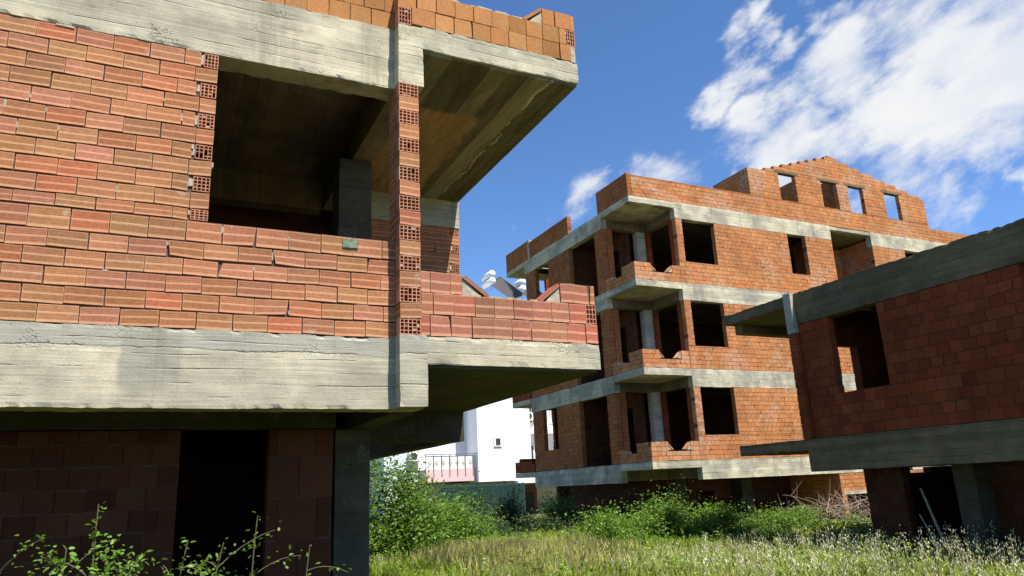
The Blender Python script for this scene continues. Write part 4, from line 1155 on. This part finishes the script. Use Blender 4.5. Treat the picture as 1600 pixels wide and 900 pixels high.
# =================================================================== sky, sun, camera
SUN = Vector((0.19, -0.47, 1.0)).normalized()       # towards the sun
elev = math.asin(SUN.z); az = math.atan2(SUN.x, SUN.y)
EXPO = 1.15
w = bpy.data.worlds.new('World'); scene.world = w; w.use_nodes = True
nt = w.node_tree; nt.nodes.clear(); g = NT(nt)
out = g.n('ShaderNodeOutputWorld')
sky = g.n('ShaderNodeTexSky', sky_type='NISHITA')
sky.sun_disc = False; sky.sun_elevation = elev; sky.sun_rotation = az
sky.air_density = 0.6; sky.dust_density = 0.0; sky.ozone_density = 4.0; sky.altitude = 50
bg = g.n('ShaderNodeBackground'); hs = g.n('ShaderNodeHueSaturation'); hs.inputs['Saturation'].default_value = 1.10; g.l(sky.outputs[0], hs.inputs['Color']); g.l(hs.outputs[0], bg.inputs[0]); bg.inputs[1].default_value = 0.112
tc = g.n('ShaderNodeTexCoord'); dirv = tc.outputs['Generated']
CLOUDS = __import__('json').loads('''{"t": [0.4287, -0.822, 0.3747], "n": [0.5452, -0.0953, -0.8329], "c": [0.7204, 0.5614, 0.4073], "b": [[[0.6354, 0.598, 0.4885], 0.0731, 1.0], [[0.6197, 0.6306, 0.4673], 0.0615, 0.9], [[0.6523, 0.5631, 0.5074], 0.0577, 0.95], [[0.598, 0.6548, 0.4621], 0.0308, 0.5], [[0.6845, 0.5178, 0.5132], 0.0462, 0.7], [[0.7038, 0.4881, 0.5161], 0.0385, 0.6], [[0.7553, 0.443, 0.483], 0.1, 0.75], [[0.8068, 0.399, 0.4358], 0.1846, 1.0], [[0.7868, 0.456, 0.416], 0.1538, 1.1], [[0.758, 0.5106, 0.406], 0.1308, 1.1], [[0.7081, 0.5809, 0.4015], 0.1, 1.0], [[0.6583, 0.6235, 0.4218], 0.0615, 0.85], [[0.7076, 0.6094, 0.3578], 0.1385, 1.0], [[0.7734, 0.524, 0.3568], 0.1077, 0.85], [[0.655, 0.6666, 0.356], 0.0692, 0.7], [[0.5784, 0.7234, 0.3769], 0.0846, 0.75], [[0.4962, 0.7829, 0.3754], 0.0769, 0.9], [[0.4612, 0.8098, 0.3626], 0.0462, 0.6], [[0.5383, 0.7431, 0.3974], 0.0538, 0.4], [[0.8348, 0.4387, 0.3328], 0.0615, 0.75], [[0.8483, 0.4367, 0.2993], 0.0385, 0.75], [[0.8089, 0.503, 0.3045], 0.0615, 0.6], [[0.4058, 0.8453, 0.3476], 0.0215, 0.5], [[0.7182, 0.5201, 0.4622], 0.0923, 0.8]]}''')
cx, cy, cz = CLOUDS['t'], CLOUDS['n'], CLOUDS['c']
def dot(v): 
    nd = g.vmath('DOT_PRODUCT', dirv, None); nd.inputs[1].default_value = v
    return nd.outputs['Value']
comb = g.n('ShaderNodeCombineXYZ')
a_, b_, c_ = dot(cx), dot(cy), dot(cz)
g.l(g.math('MULTIPLY', a_, 0.85), comb.inputs[0]); g.l(g.math('MULTIPLY', b_, 1.55), comb.inputs[1]); g.l(c_, comb.inputs[2])
nz = g.noise(comb.outputs[0], 5.2, 8, 0.62, 0.35)
nz2 = g.noise(comb.outputs[0], 17.0, 6, 0.65, 0.2)
def nvec(scale, det, amp):
    nd = g.n('ShaderNodeTexNoise'); g.l(comb.outputs[0], nd.inputs['Vector'])
    nd.inputs['Scale'].default_value = scale; nd.inputs['Detail'].default_value = det; nd.inputs['Roughness'].default_value = 0.6
    a = g.vmath('SUBTRACT', nd.outputs['Color'], None); a.inputs[1].default_value = (0.5, 0.5, 0.5)
    b = g.vmath('SCALE', a.outputs[0]); b.inputs['Scale'].default_value = amp
    return b.outputs[0]
warp = g.vmath('ADD', dirv, nvec(7.0, 6, 0.22)).outputs[0]
mask = None
for (dv, r0, wgt) in CLOUDS['b']:
    ds = g.vmath('DISTANCE', warp, None); ds.inputs[1].default_value = dv
    k = g.math('MULTIPLY', g.smooth(ds.outputs['Value'], r0 * 1.3, 0.0), wgt)
    mask = k if mask is None else g.math('MAXIMUM', mask, k)
den = g.math('ADD', g.math('ADD', g.math('MULTIPLY', nz, 0.70), g.math('MULTIPLY', nz2, 0.30)), g.math('MULTIPLY', mask, 0.50))
cov = g.smooth(den, 0.69, 0.98)
cov = g.math('MULTIPLY', cov, 0.97)
shade = g.noise(comb.outputs[0], 9.0, 5, 0.6)
ccol = g.ramp(shade, [(0.3, (0.80, 0.86, 0.95)), (0.6, (1.0, 1.0, 1.0))])
bg2 = g.n('ShaderNodeBackground'); g.l(ccol, bg2.inputs[0]); bg2.inputs[1].default_value = 0.42
mx = g.n('ShaderNodeMixShader'); g.l(cov, mx.inputs[0]); g.l(bg.outputs[0], mx.inputs[1]); g.l(bg2.outputs[0], mx.inputs[2])
g.l(mx.outputs[0], out.inputs[0])

sd = bpy.data.lights.new('sun', 'SUN'); sd.energy = 5.0; sd.angle = math.radians(0.53); sd.color = (1.0, 0.94, 0.82)
so = bpy.data.objects.new('sun', sd); COL.objects.link(so)
so.rotation_euler = SUN.to_track_quat('Z', 'Y').to_euler()
so.location = (10, -20, 40)

cam = bpy.data.cameras.new('camera'); co = bpy.data.objects.new('camera', cam); COL.objects.link(co)
R = Vector((0.90183036, -0.42975435, -0.04486871)); U = Vector((-0.0742269, -0.25638135, 0.96372142)); Fw = Vector((0.42566697, 0.86578277, 0.26311182))
mm = Matrix((R, U, -Fw)).transposed().to_4x4(); mm.translation = Vector((0, 0, 1.68))
co.matrix_world = mm
cam.sensor_width = 36; cam.lens = 36 * 1153.08 / 1600; cam.clip_start = 0.05; cam.clip_end = 2000
scene.camera = co
vs = scene.view_settings
scene.display_settings.display_device = 'sRGB'
vs.view_transform = 'Standard'; vs.look = 'None'; vs.exposure = EXPO; vs.gamma = 1.0; vs.use_curve_mapping = False
scene.render.engine = 'CYCLES'
scene.cycles.max_bounces = 8; scene.cycles.diffuse_bounces = 2
scene.cycles.use_denoising = True
